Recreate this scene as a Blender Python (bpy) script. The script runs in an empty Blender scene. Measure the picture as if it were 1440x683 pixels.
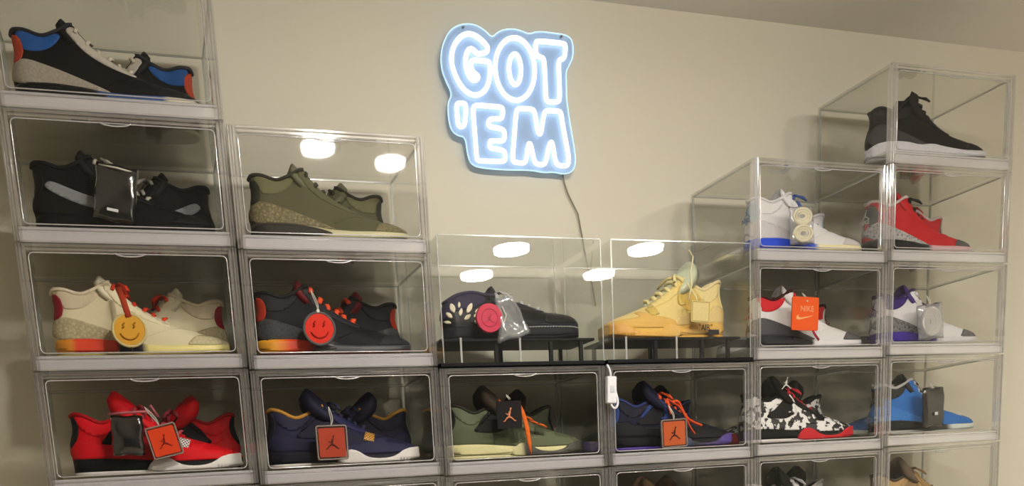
import bpy, bmesh, math, random
from math import sin, cos, pi, sqrt, radians
from mathutils import Vector, Matrix
from mathutils.geometry import delaunay_2d_cdt
import numpy as np

scene = bpy.context.scene
COL = scene.collection
random.seed(4)

# ------------------------------------------------------------------ camera
CP = Vector((0.1715, -1.6212, 0.1597))
YAW, PIT, ROL, FOC, CX, CY = -0.3015, -0.1658, 0.0650, 1206.99, 611.4, 900.3
def rz(a): return Matrix(((cos(a), -sin(a), 0), (sin(a), cos(a), 0), (0, 0, 1)))
def rx(a): return Matrix(((1, 0, 0), (0, cos(a), -sin(a)), (0, sin(a), cos(a))))
def ry(a): return Matrix(((cos(a), 0, sin(a)), (0, 1, 0), (-sin(a), 0, cos(a))))
RC = rz(YAW) @ rx(PIT) @ ry(ROL)
cam = bpy.data.cameras.new('camera')
cam_o = bpy.data.objects.new('camera', cam); COL.objects.link(cam_o)
r_, f_, u_ = RC.col[0], RC.col[1], RC.col[2]
M4 = Matrix.Identity(4)
for i in range(3):
    M4[i][0], M4[i][1], M4[i][2], M4[i][3] = r_[i], u_[i], -f_[i], CP[i]
cam_o.matrix_world = M4
cam.sensor_width = 36; cam.sensor_fit = 'HORIZONTAL'
cam.lens = FOC * 36 / 1440
cam.shift_x = (720 - CX) / 1440
cam.shift_y = (CY - 341.5) / 1440
cam.clip_start = 0.02
scene.camera = cam_o

# ------------------------------------------------------------------ world, exposure
scene.view_settings.view_transform = 'Standard'
scene.view_settings.look = 'None'
scene.view_settings.exposure = 0.0
scene.view_settings.gamma = 1.0
scene.view_settings.use_curve_mapping = False
world = bpy.data.worlds.new('world'); scene.world = world
world.use_nodes = True
world.node_tree.nodes['Background'].inputs[0].default_value = (0.05, 0.048, 0.045, 1)
world.node_tree.nodes['Background'].inputs[1].default_value = 0.5
LAMP_POWER = 385.0       # emission of the two flush ceiling lamps
SPOT_POWER = 560.0       # emission of the two small downlights
NEON_POWER = 2.7
scene.cycles.transparent_max_bounces = 40
scene.cycles.max_bounces = 8
scene.cycles.caustics_reflective = False
scene.cycles.caustics_refractive = False

def at(px, py, Y):
    d = RC @ Vector(((px - CX) / FOC, 1, -(py - CY) / FOC))
    return CP + d * ((Y - CP.y) / d.y)

# ------------------------------------------------------------------ materials
def lin(c):
    if isinstance(c, str):
        c = tuple(int(c[i:i+2], 16) / 255 for i in (0, 2, 4))
    return tuple((x / 12.92 if x <= .04045 else ((x + .055) / 1.055) ** 2.4) for x in c) + (1,)
MATS = {}
def new_mat(name):
    m = bpy.data.materials.new(name); m.use_nodes = True
    nt = m.node_tree; nt.nodes.clear()
    out = nt.nodes.new('ShaderNodeOutputMaterial')
    return m, nt, out
def node(nt, t, **kw):
    n = nt.nodes.new(t)
    for k, v in kw.items(): setattr(n, k, v)
    return n
def pm(color, rough=.55, scale=220, var=.12, bump=.15, spec=.12, name=None, metal=0):
    """plain material with a procedural grain"""
    key = (color, rough, scale, var, bump, spec, metal)
    if key in MATS: return MATS[key]
    m, nt, out = new_mat(name or 'grain_' + str(len(MATS)))
    b = node(nt, 'ShaderNodeBsdfPrincipled')
    tc = node(nt, 'ShaderNodeTexCoord'); nz = node(nt, 'ShaderNodeTexNoise')
    nz.inputs['Scale'].default_value = scale; nz.inputs['Detail'].default_value = 3
    nt.links.new(tc.outputs['Object'], nz.inputs['Vector'])
    c = lin(color)
    mx = node(nt, 'ShaderNodeMix', data_type='RGBA')
    mx.inputs['A'].default_value = tuple(x * (1 - var) for x in c[:3]) + (1,)
    mx.inputs['B'].default_value = tuple(min(1, x * (1 + var)) for x in c[:3]) + (1,)
    nt.links.new(nz.outputs['Fac'], mx.inputs['Factor'])
    nt.links.new(mx.outputs['Result'], b.inputs['Base Color'])
    b.inputs['Roughness'].default_value = rough
    b.inputs['Specular IOR Level'].default_value = spec
    b.inputs['Metallic'].default_value = metal
    if bump:
        bp = node(nt, 'ShaderNodeBump'); bp.inputs['Strength'].default_value = bump
        bp.inputs['Distance'].default_value = .001
        nt.links.new(nz.outputs['Fac'], bp.inputs['Height']); nt.links.new(bp.outputs[0], b.inputs['Normal'])
    nt.links.new(b.outputs[0], out.inputs[0])
    MATS[key] = m
    return m
def cracked(dark, light, scale=170, width=.16, name='crackle'):
    key = ('crack', dark, light, scale, width)
    if key in MATS: return MATS[key]
    m, nt, out = new_mat(name)
    b = node(nt, 'ShaderNodeBsdfPrincipled'); b.inputs['Roughness'].default_value = .6; b.inputs['Specular IOR Level'].default_value = .25
    tc = node(nt, 'ShaderNodeTexCoord')
    nz = node(nt, 'ShaderNodeTexNoise'); nz.inputs['Scale'].default_value = 120
    ad = node(nt, 'ShaderNodeMix', data_type='RGBA'); ad.inputs['Factor'].default_value = .012
    nt.links.new(tc.outputs['Object'], ad.inputs['A']); nt.links.new(nz.outputs['Color'], ad.inputs['B'])
    v = node(nt, 'ShaderNodeTexVoronoi', feature='DISTANCE_TO_EDGE'); v.inputs['Scale'].default_value = scale*.62
    nt.links.new(ad.outputs['Result'], v.inputs['Vector'])
    r = node(nt, 'ShaderNodeValToRGB')
    r.color_ramp.elements[0].position = width*.45; r.color_ramp.elements[1].position = width*.45 + .05
    r.color_ramp.elements[0].color = lin(light); r.color_ramp.elements[1].color = lin(dark)
    nt.links.new(v.outputs['Distance'], r.inputs[0]); nt.links.new(r.outputs[0], b.inputs['Base Color'])
    nt.links.new(b.outputs[0], out.inputs[0])
    MATS[key] = m
    return m
def blotch(a, bcol, scale=75, thr=.5, name='blotch'):
    key = ('blot', a, bcol, scale, thr)
    if key in MATS: return MATS[key]
    m, nt, out = new_mat(name)
    b = node(nt, 'ShaderNodeBsdfPrincipled'); b.inputs['Roughness'].default_value = .45
    tc = node(nt, 'ShaderNodeTexCoord')
    nz = node(nt, 'ShaderNodeTexNoise'); nz.inputs['Scale'].default_value = scale; nz.inputs['Detail'].default_value = 2.5
    nt.links.new(tc.outputs['Object'], nz.inputs['Vector'])
    r = node(nt, 'ShaderNodeValToRGB')
    r.color_ramp.elements[0].position = thr - .015; r.color_ramp.elements[1].position = thr + .015
    r.color_ramp.elements[0].color = lin(a); r.color_ramp.elements[1].color = lin(bcol)
    nt.links.new(nz.outputs['Fac'], r.inputs[0]); nt.links.new(r.outputs[0], b.inputs['Base Color'])
    nt.links.new(b.outputs[0], out.inputs[0]); MATS[key] = m
    return m
def ramp_x(stops, name='fade'):
    """colour that fades along the length of the shoe (dyed rubber)"""
    key = ('rampx',) + tuple(stops)
    if key in MATS: return MATS[key]
    m, nt, out = new_mat(name)
    b = node(nt, 'ShaderNodeBsdfPrincipled'); b.inputs['Roughness'].default_value = .5
    tc = node(nt, 'ShaderNodeTexCoord'); sp = node(nt, 'ShaderNodeSeparateXYZ')
    mr = node(nt, 'ShaderNodeMapRange'); mr.inputs['From Max'].default_value = .30
    r = node(nt, 'ShaderNodeValToRGB'); cr = r.color_ramp
    while len(cr.elements) < len(stops): cr.elements.new(.5)
    for e, (p, c) in zip(cr.elements, stops): e.position = p; e.color = lin(c)
    nt.links.new(tc.outputs['Object'], sp.inputs[0]); nt.links.new(sp.outputs['X'], mr.inputs['Value'])
    nt.links.new(mr.outputs[0], r.inputs[0]); nt.links.new(r.outputs[0], b.inputs['Base Color'])
    nt.links.new(b.outputs[0], out.inputs[0]); MATS[key] = m
    return m
def lattice(a, bcol, pitch=.004, name='lattice'):
    key = ('latt', a, bcol, pitch)
    if key in MATS: return MATS[key]
    m, nt, out = new_mat(name)
    b = node(nt, 'ShaderNodeBsdfPrincipled'); b.inputs['Roughness'].default_value = .5
    tc = node(nt, 'ShaderNodeTexCoord'); mp = node(nt, 'ShaderNodeMapping'); mp.inputs['Rotation'].default_value = (0, radians(28), 0)
    sp = node(nt, 'ShaderNodeSeparateXYZ')
    nt.links.new(tc.outputs['Object'], mp.inputs[0]); nt.links.new(mp.outputs[0], sp.inputs[0])
    mxs = []
    for ax in ('X', 'Z'):
        d = node(nt, 'ShaderNodeMath', operation='DIVIDE'); d.inputs[1].default_value = pitch
        f = node(nt, 'ShaderNodeMath', operation='FRACT'); l = node(nt, 'ShaderNodeMath', operation='LESS_THAN'); l.inputs[1].default_value = .38
        nt.links.new(sp.outputs[ax], d.inputs[0]); nt.links.new(d.outputs[0], f.inputs[0]); nt.links.new(f.outputs[0], l.inputs[0]); mxs.append(l)
    mm = node(nt, 'ShaderNodeMath', operation='MAXIMUM')
    nt.links.new(mxs[0].outputs[0], mm.inputs[0]); nt.links.new(mxs[1].outputs[0], mm.inputs[1])
    mx = node(nt, 'ShaderNodeMix', data_type='RGBA'); mx.inputs['A'].default_value = lin(bcol); mx.inputs['B'].default_value = lin(a)
    nt.links.new(mm.outputs[0], mx.inputs['Factor']); nt.links.new(mx.outputs['Result'], b.inputs['Base Color'])
    nt.links.new(b.outputs[0], out.inputs[0]); MATS[key] = m
    return m
def clear(name, tint, gloss=1.0, rough=.03, milk=0.0, milkcol='ffffff', f0=.045, wear=0.0):
    """thin clear acrylic: tinted transparency, Schlick reflection, optional milkiness"""
    m, nt, out = new_mat(name)
    tr = node(nt, 'ShaderNodeBsdfTransparent'); tr.inputs[0].default_value = tint + (1,)
    gl = node(nt, 'ShaderNodeBsdfGlossy'); gl.inputs['Roughness'].default_value = rough; gl.inputs[0].default_value = (gloss, gloss, gloss, 1)
    lw = node(nt, 'ShaderNodeLayerWeight'); lw.inputs[0].default_value = .5
    pw = node(nt, 'ShaderNodeMath', operation='POWER'); pw.inputs[1].default_value = 4.2
    ml = node(nt, 'ShaderNodeMath', operation='MULTIPLY_ADD'); ml.inputs[1].default_value = 1 - f0; ml.inputs[2].default_value = f0
    nt.links.new(lw.outputs['Facing'], pw.inputs[0]); nt.links.new(pw.outputs[0], ml.inputs[0])
    base = tr
    if milk:
        df = node(nt, 'ShaderNodeBsdfDiffuse'); df.inputs[0].default_value = lin(milkcol)
        mk = node(nt, 'ShaderNodeMixShader'); mk.inputs[0].default_value = milk
        if wear:
            tc = node(nt, 'ShaderNodeTexCoord'); nz = node(nt, 'ShaderNodeTexNoise'); nz.inputs['Scale'].default_value = 14
            nz.inputs['Detail'].default_value = 5
            mr = node(nt, 'ShaderNodeMapRange'); mr.inputs['To Min'].default_value = max(0, milk - wear); mr.inputs['To Max'].default_value = milk + wear
            nt.links.new(tc.outputs['Object'], nz.inputs['Vector']); nt.links.new(nz.outputs['Fac'], mr.inputs['Value'])
            nt.links.new(mr.outputs[0], mk.inputs[0])
        nt.links.new(tr.outputs[0], mk.inputs[1]); nt.links.new(df.outputs[0], mk.inputs[2]); base = mk
    ms = node(nt, 'ShaderNodeMixShader')
    nt.links.new(ml.outputs[0], ms.inputs[0]); nt.links.new(base.outputs[0], ms.inputs[1]); nt.links.new(gl.outputs[0], ms.inputs[2])
    nt.links.new(ms.outputs[0], out.inputs[0])
    return m
def emit(name, color, strength):
    m, nt, out = new_mat(name)
    e = node(nt, 'ShaderNodeEmission'); e.inputs[0].default_value = lin(color); e.inputs[1].default_value = strength
    nt.links.new(e.outputs[0], out.inputs[0]); return m
def paint(name, color, scale=3, var=.03, bump=.05):
    m, nt, out = new_mat(name)
    b = node(nt, 'ShaderNodeBsdfPrincipled'); b.inputs['Roughness'].default_value = .8
    b.inputs['Specular IOR Level'].default_value = .2
    tc = node(nt, 'ShaderNodeTexCoord')
    n1 = node(nt, 'ShaderNodeTexNoise'); n1.inputs['Scale'].default_value = scale; n1.inputs['Detail'].default_value = 4
    n2 = node(nt, 'ShaderNodeTexNoise'); n2.inputs['Scale'].default_value = 180
    c = lin(color); mx = node(nt, 'ShaderNodeMix', data_type='RGBA')
    mx.inputs['A'].default_value = tuple(x * (1 - var) for x in c[:3]) + (1,); mx.inputs['B'].default_value = tuple(x * (1 + var) for x in c[:3]) + (1,)
    bp = node(nt, 'ShaderNodeBump'); bp.inputs['Strength'].default_value = bump; bp.inputs['Distance'].default_value = .002
    for n in (n1, n2): nt.links.new(tc.outputs['Object'], n.inputs['Vector'])
    nt.links.new(n1.outputs['Fac'], mx.inputs['Factor']); nt.links.new(mx.outputs['Result'], b.inputs['Base Color'])
    nt.links.new(n2.outputs['Fac'], bp.inputs['Height']); nt.links.new(bp.outputs[0], b.inputs['Normal'])
    nt.links.new(b.outputs[0], out.inputs[0]); return m

ACRYL = clear('clear_acrylic', (.955, .955, .945), milk=.004, wear=.004, f0=.018)
DOORM = clear('clear_door', (.965, .965, .96), milk=.002, wear=.002, f0=.008)
FRAMEM = clear('frosted_frame', (.93, .93, .93), milk=.085, milkcol='ececf2', rough=.06, f0=.20)
BANDM = clear('frosted_band', (.86, .86, .86), milk=.36, milkcol='eeeef4', rough=.10, f0=.14)
RIMM = clear('rim_plastic', (.7, .7, .7), milk=.5, milkcol='dcdce0', rough=.12, f0=.16)
CASEM = clear('case_acrylic', (.98, .985, .98), milk=.004, f0=.03, rough=.006)
CASEEDGE = clear('case_edge', (.85, .87, .87), milk=.35, milkcol='dfe4e4', rough=.15, f0=.1)
WRAP = clear('clear_wrap', (.9, .9, .92), milk=.22, milkcol='e4e8f0', rough=.12, f0=.14)
DARKBAG = clear('smoky_bag', (.25, .25, .27), milk=.6, milkcol='1c1d20', rough=.12, f0=.10)
SMOKY = clear('smoky_plastic', (.30, .30, .33), milk=.45, milkcol='2b2b31', rough=.1, f0=.07)
WALLM = paint('wall_paint', 'd8d5c6')
CEILM = paint('ceiling_paint', 'e6e4e2')
FLOORM = paint('floor_finish', 'cdc2b0', 6, .12)

# ------------------------------------------------------------------ mesh helpers
def link(name, me, parent=None, mat=None):
    o = bpy.data.objects.new(name, me); COL.objects.link(o)
    if parent is not None: o.parent = parent
    if mat is not None and me is not None and not me.materials: me.materials.append(mat)
    return o
def from_bm(name, bm, mat, parent=None, smooth=False, normals=True):
    if normals: bmesh.ops.recalc_face_normals(bm, faces=bm.faces[:])
    me = bpy.data.meshes.new(name); bm.to_mesh(me); bm.free()
    if smooth:
        for p in me.polygons: p.use_smooth = True
    return link(name, me, parent, mat)
def add_box(bm, x0, x1, y0, y1, z0, z1):
    v = [bm.verts.new(p) for p in ((x0,y0,z0),(x1,y0,z0),(x1,y1,z0),(x0,y1,z0),(x0,y0,z1),(x1,y0,z1),(x1,y1,z1),(x0,y1,z1))]
    for f in ((0,3,2,1),(4,5,6,7),(0,1,5,4),(1,2,6,5),(2,3,7,6),(3,0,4,7)): bm.faces.new([v[i] for i in f])
def prism(name, prof, a, b, axis, mat, parent=None):
    """profile extruded along X (profile in y,z) or Z (profile in x,y)"""
    bm = bmesh.new(); P = (lambda p, q, t: (t, p, q)) if axis == 'X' else (lambda p, q, t: (p, q, t))
    A = [bm.verts.new(P(x, y, a)) for x, y in prof]; B = [bm.verts.new(P(x, y, b)) for x, y in prof]; n = len(prof)
    for i in range(n): bm.faces.new((A[i], A[(i+1) % n], B[(i+1) % n], B[i]))
    bm.faces.new(A[::-1]); bm.faces.new(B)
    return from_bm(name, bm, mat, parent)
def boxes(name, lst, mat, parent=None, bev=0):
    bm = bmesh.new()
    for b in lst: add_box(bm, *b)
    if bev: bmesh.ops.bevel(bm, geom=bm.edges[:], offset=bev, segments=2, affect='EDGES', profile=.6)
    return from_bm(name, bm, mat, parent)
def add_tube(bm, pts, r, seg=8, closed=False, flat=1.0, up=None):
    pts = [Vector(p) for p in pts]; n = len(pts); rings = []
    prev = None
    for i, p in enumerate(pts):
        if closed: t = pts[(i+1) % n] - pts[i-1]
        else: t = pts[min(i+1, n-1)] - pts[max(i-1, 0)]
        t = t.normalized() if t.length > 1e-9 else Vector((1, 0, 0))
        ref = Vector(up) if up else (prev if prev is not None else (Vector((0,0,1)) if abs(t.z) < .9 else Vector((0,1,0))))
        a = ref - t * ref.dot(t)
        if a.length < 1e-6: a = t.orthogonal()
        a.normalize(); prev = a.copy(); b = t.cross(a)
        rr = r[i] if isinstance(r, (list, tuple)) else r
        rings.append([bm.verts.new(p + a * (rr * flat * cos(2*pi*k/seg)) + b * (rr * sin(2*pi*k/seg))) for k in range(seg)])
    m = n if closed else n - 1
    for i in range(m):
        A, B = rings[i], rings[(i+1) % n]
        for k in range(seg): bm.faces.new((A[k], A[(k+1) % seg], B[(k+1) % seg], B[k]))
    if not closed:
        bm.faces.new(rings[0][::-1]); bm.faces.new(rings[-1])
def tube(name, pts, r, mat, parent=None, seg=8, closed=False, flat=1.0, up=None):
    bm = bmesh.new(); add_tube(bm, pts, r, seg, closed, flat, up)
    return from_bm(name, bm, mat, parent, True)
def add_cyl(bm, c, r, h, seg=40, axis='Z', r2=None):
    """closed cylinder from c along +axis"""
    r2 = r if r2 is None else r2; c = Vector(c); A, B = [], []
    for k in range(seg):
        a = 2*pi*k/seg; x, y = cos(a), sin(a)
        if axis == 'Z': p, q = Vector((x*r, y*r, 0)), Vector((x*r2, y*r2, h))
        elif axis == 'Y': p, q = Vector((x*r, 0, y*r)), Vector((x*r2, h, y*r2))
        else: p, q = Vector((0, x*r, y*r)), Vector((h, x*r2, y*r2))
        A.append(bm.verts.new(c + p)); B.append(bm.verts.new(c + q))
    for k in range(seg): bm.faces.new((A[k], A[(k+1) % seg], B[(k+1) % seg], B[k]))
    bm.faces.new(A[::-1]); bm.faces.new(B)
def add_slab(bm, poly, y0, y1):
    """polygon in (x,z) extruded from y0 to y1 (triangulated so that concave outlines work)"""
    polys = poly if isinstance(poly[0][0], (tuple, list)) else [poly]; pts, idx = [], []
    for pl in polys: idx.append(list(range(len(pts), len(pts)+len(pl)))); pts += [Vector(p) for p in pl]
    vs, es, fs, *_ = delaunay_2d_cdt(pts, [], idx, 1, 1e-7)
    A = [bm.verts.new((v.x, y0, v.y)) for v in vs]; B = [bm.verts.new((v.x, y1, v.y)) for v in vs]
    cnt = {}
    for f in fs:
        bm.faces.new([A[i] for i in f]); bm.faces.new([B[i] for i in reversed(f)])
        for i in range(len(f)):
            e = (f[i], f[(i+1) % len(f)]); k = (min(e), max(e)); cnt.setdefault(k, []).append(e)
    for k, l in cnt.items():
        if len(l) == 1:
            a, b = l[0]; bm.faces.new((A[b], A[a], B[a], B[b]))
def round_rect(w, h, r, n=5):
    pts = []
    for cx, cz, a0 in ((w/2-r, h/2-r, 0), (-w/2+r, h/2-r, 90), (-w/2+r, -h/2+r, 180), (w/2-r, -h/2+r, 270)):
        for k in range(n+1):
            a = radians(a0 + 90*k/n); pts.append((cx + r*cos(a), cz + r*sin(a)))
    return pts
def chaikin(poly, n=2, closed=True):
    for _ in range(n):
        out = []
        m = len(poly) if closed else len(poly)-1
        if not closed: out.append(poly[0])
        for i in range(m):
            a, b = poly[i], poly[(i+1) % len(poly)]
            out.append(tuple(a[k]*.75 + b[k]*.25 for k in range(len(a)))); out.append(tuple(a[k]*.25 + b[k]*.75 for k in range(len(a))))
        if not closed: out.append(poly[-1])
        poly = out
    return poly
def tag(o, label, cat, group=None):
    o['label'] = label; o['category'] = cat
    if group: o['group'] = group
    return o
def thing(name, label, cat, loc=(0,0,0), rot=(0,0,0), group=None):
    o = bpy.data.objects.new(name, None); o.empty_display_size = .02; COL.objects.link(o)
    o.location = loc; o.rotation_euler = rot
    return tag(o, label, cat, group)
def copy_tree(o, parent=None):
    c = o.copy(); COL.objects.link(c)
    if parent is not None: c.parent = parent
    for ch in list(o.children): copy_tree(ch, c)
    return c
def struct(name, lst, mat):
    o = boxes(name, lst, mat); o['kind'] = 'structure'; return o
def text_mesh(txt, size):
    cu = bpy.data.curves.new('lettering', 'FONT'); cu.body = txt; cu.size = size; cu.extrude = .0004
    cu.align_x = 'CENTER'; cu.align_y = 'CENTER'
    o = bpy.data.objects.new('lettering', cu); COL.objects.link(o)
    dg = bpy.context.evaluated_depsgraph_get(); me = bpy.data.meshes.new_from_object(o.evaluated_get(dg))
    bpy.data.objects.remove(o); bpy.data.curves.remove(cu)
    me.transform(Matrix.Rotation(radians(90), 4, 'X'))
    return me

# ------------------------------------------------------------------ room
WY, CZ, FZ = 0.258, 1.218, -1.19
XL, XR, YF = -1.5, 3.6, -3.6
struct('wall_back', [(XL, XR, WY, WY+.1, FZ, CZ)], WALLM)
struct('wall_left', [(XL-.1, XL, YF, WY, FZ, CZ)], WALLM)
struct('wall_right', [(XR, XR+.1, YF, WY, FZ, CZ)], WALLM)
struct('wall_front', [(XL, XR, YF-.1, YF, FZ, CZ)], paint('dark_for_reflections', '5d5850'))  # unseen wall, darkened to weaken its reflection in the box doors
struct('ceiling', [(XL, XR, YF, WY, CZ, CZ+.1)], CEILM)
struct('floor', [(XL, XR, YF, WY, FZ-.1, FZ)], FLOORM)
# ledge below the frame that carries the stacks of boxes
struct('trim_1', [(-.06, 2.24, -.04, WY, FZ, -.0085)], WALLM)

# ------------------------------------------------------------------ ceiling lamps (seen as reflections in the acrylic)
HOUS = pm('b9b4bd', .5, 60, .04, .03)
def lamp(x, y, r, h, power, label, color='fff6ea'):
    t = thing('ceiling_lamp', label, 'ceiling lamp', (x, y, CZ - h))
    bm = bmesh.new(); add_cyl(bm, (0,0,.004), r*1.07, h-.004, 48); from_bm('housing', bm, HOUS, t, False)
    bm = bmesh.new(); add_cyl(bm, (0,0,-.014), r*.96, .0178, 48, 'Z', r); from_bm('diffuser', bm, emit('lamp_glow', color, power), t)
lamp(1.722, -1.89, .075, .05, LAMP_POWER, 'round flush ceiling lamp mirrored in the case with the black sneaker')
lamp(2.337, -1.842, .075, .05, LAMP_POWER, 'round flush ceiling lamp mirrored in the case with the yellow sneaker')
lamp(.741, -1.029, .048, .03, SPOT_POWER, 'small bright downlight mirrored above the olive sneakers')
lamp(.983, -1.114, .045, .03, SPOT_POWER * .55, 'small dimmer downlight mirrored right of the bright one')

# ------------------------------------------------------------------ shoe boxes
W, H, D = .36, .2049, .2279
BW, BH = .357, .2035        # one box
FLOOR = .030                # height of the inner floor above the box bottom
DZ = [-.0005, -.004, -.0065, -.0055, -.003, .002]
def make_box():
    t = thing('shoe_box', '', 'shoe box')
    st, p = .0150, .0022     # stile width, panel thickness
    boxes('floor_panel', [(p, BW-p, .016, D-p, FLOOR-.005, FLOOR)], ACRYL, t)
    boxes('bottom_panel', [(.004, BW-.004, .016, D-.004, .0, .004)], ACRYL, t)
    prism('front_band', [(.016,.0005),(.004,.0005),(.002,.003),(.002,.015),(.0045,.0165),(.0045,.0185),(.0025,.020),(.0025,.0225),(.0045,.0245),(.016,.0245)], st*.6, BW-st*.6, 'X', BANDM, t)
    boxes('top_panel', [(p, BW-p, .016, D-p, BH-.004, BH-.0005)], ACRYL, t)
    for x0 in (0, BW-p):
        boxes('side_panel', [(x0, x0+p, .016, D, .0, BH-.0005)], ACRYL, t)
    boxes('back_panel', [(p, BW-p, D-p, D, 0, BH-.0005)], ACRYL, t)
    # pale strips where the panels meet at the back
    for x0 in (p, BW-p-.004): boxes('corner_strip', [(x0, x0+.004, D-.0065, D-p-.0004, .005, BH-.005)], CASEEDGE, t)
    boxes('corner_strip', [(p+.004, BW-p-.004, D-.0055, D-p-.0004, BH-.0075, BH-.0045)], CASEEDGE, t)
    for x0 in (p+.0002, BW-p-.0032): boxes('top_side_strip', [(x0, x0+.003, .0165, D-.0068, BH-.0075, BH-.0045)], CASEEDGE, t)
    # ribbed front frame
    st = .0150
    pr = [(0,.016),(0,.003),(.001,.002),(.003,.002),(.0038,.0048),(.0046,.0008),(.0055,0),(.0072,0),(.0080,.0008),(.0088,.0052),(.0096,.0022),(.0105,.0015),(.0138,.0015),(.0150,.0025),(.0150,.016)]
    prism('frame_stile', pr, .001, BH-.001, 'Z', FRAMEM, t)
    prism('frame_stile', [(BW-x, y) for x, y in pr], .001, BH-.001, 'Z', FRAMEM, t)
    prism('top_rail', [(.016,BH-.0005),(.002,BH-.0005),(.001,BH-.0015),(.001,BH-.0045),(.002,BH-.0055),(.005,BH-.0058),(.005,BH-.0064),(.0035,BH-.0070),(.0035,BH-.0095),(.0045,BH-.0105),(.016,BH-.0105)], st, BW-st, 'X', FRAMEM, t)
    # door with its rim and pull
    d = boxes('door', [(st+.0015, BW-st-.0015, .006, .0082, FLOOR-.0035, BH-.0115)], DOORM, t)
    x0, x1, z0, z1 = st+.003, BW-st-.003, FLOOR-.001, BH-.014
    q = [(x*1+ (x0+x1)/2, .0052, z + (z0+z1)/2) for x, z in round_rect(x1-x0, z1-z0, .008, 4)]
    tube('door_rim', q, .0011, RIMM, d, 6, True)
    pts = [((x0+x1)/2 + .024*cos(a), .0036, z1 + .001 - .0055*sin(a)) for a in [pi*k/14 for k in range(15)]]
    tube('door_pull', pts, .0014, RIMM, d, 6)
    return t
def box_at(c, r): return Vector((c*W + .0015, 0, r*H + DZ[c]))
BOXES = {
 (0,4): 'clear shoe box at the top left holding black and blue sneakers',
 (0,3): 'clear shoe box holding black sneakers with the dark plastic pouch',
 (0,2): 'clear shoe box holding cream sneakers with the yellow smiley medallion',
 (0,1): 'clear shoe box holding the red and black sneakers',
 (0,0): 'clear shoe box cut by the photo bottom, below the red sneakers',
 (1,3): 'clear shoe box topping the second stack, holding olive sneakers',
 (1,2): 'clear shoe box holding black sneakers with the red smiley medallion',
 (1,1): 'clear shoe box holding navy sneakers with gold collar',
 (1,0): 'clear shoe box cut by the photo bottom, below the navy sneakers',
 (2,1): 'clear shoe box holding olive sneakers with the smoky tag',
 (2,0): 'clear shoe box cut by the photo bottom, below the smoky tag',
 (3,1): 'clear shoe box holding navy and purple sneakers with orange tag',
 (3,0): 'clear shoe box cut by the photo bottom, below the navy and purple sneakers',
 (4,3): 'clear shoe box holding white sneakers with bright blue soles',
 (4,2): 'clear shoe box holding white sneakers with the orange tag',
 (4,1): 'clear shoe box holding black and white splattered sneakers',
 (4,0): 'clear shoe box at the photo bottom holding white and black sneakers',
 (5,4): 'clear shoe box highest on the right holding a black sneaker',
 (5,3): 'clear shoe box holding red sneakers with black laces',
 (5,2): 'clear shoe box holding white sneakers with purple soles',
 (5,1): 'clear shoe box holding the blue sneakers',
 (5,0): 'clear shoe box at the photo bottom holding tan sneakers',
}
proto = make_box(); first = True
for (c, r), lab in BOXES.items():
    o = proto if first else copy_tree(proto); first = False
    o.location = box_at(c, r); tag(o, lab, 'shoe box', 'stacked clear shoe boxes')

# display cases (third and fourth stack) with black trays and risers
BLACKP = pm('0e0e11', .35, 90, .1, .05)
GREYLEG = clear('clear_leg', (.85,.85,.85), milk=.5, milkcol='e8e8ea', rough=.1, f0=.1)
CT = at(735, 333, .012).z
RISE = {}
def case(c, px0, px1, lab, lab2):
    z = 2*H + DZ[c] + .0005
    x0, x1 = at(px0, 480, .012).x, at(px1, 480, .012).x
    t = thing('display_case', lab, 'display case', (x0, 0, z), (0,0,0), 'clear display cases on black trays')
    w = x1 - x0; h = CT - z; p = .003; d0, d1 = .012, D - .004
    bx0, bx1 = c*W + .004 - x0, (c+1)*W - .004 - x0
    boxes('tray', [(bx0, bx1, .0, D, 0, .0075)], BLACKP, t, .001)
    zb = .008
    boxes('front_panel', [(0, w, d0, d0+p, zb, h)], CASEM, t)
    boxes('back_panel', [(0, w, d1-p, d1, zb, h)], CASEM, t)
    for a in (0, w-p): boxes('side_panel', [(a, a+p, d0+p+.0003, d1-p-.0003, zb, h)], CASEM, t)
    boxes('top_panel', [(p+.0003, w-p-.0003, d0+p+.0003, d1-p-.0003, h-p, h)], CASEM, t)
    e = .0018
    for b_ in [(a, a+e, y, y+e, zb, h) for a in (-.0012, w-.0006) for y in (d0-.0008, d1-.001)] + [(0, w, y, y+e, h-.0006, h+.0012) for y in (d0-.0008, d1-.001)]:
        boxes('edge_strip', [b_], CASEEDGE, t)
    # riser inside
    s = thing('riser', lab2, 'riser', (x0, 0, z + .0078), (0,0,0), 'black risers in the display cases')
    rt = at(720, 477, .05).z - z - .0078
    RISE[c] = z + .0078 + rt
    boxes('riser_top', [(.004, w-.004, .040, .150, rt-.005, rt)], BLACKP, s, .001)
    for fx, fy in ((.35, .044), (.72, .044), (.93, .044), (.05, .139), (.50, .139), (.93, .139)):
        xx = .006 + fx*(w-.019)
        boxes('leg', [(xx, xx+.007, fy, fy+.007, 0, rt-.0053)], BLACKP, s)
    for fx in (.12, .50):
        xx = .006 + fx*(w-.012)
        boxes('clip', [(xx-.002, xx+.002,   .0378, .0395, .004, rt+.002)], GREYLEG, s)
case(2, 623, 848, 'clear display case with black tray holding the black leaf sneaker', 'black riser carrying the black leaf print sneaker')
case(3, 863, 1055, 'clear display case with black tray holding the yellow sneaker', 'black riser carrying the yellow sneaker')

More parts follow.
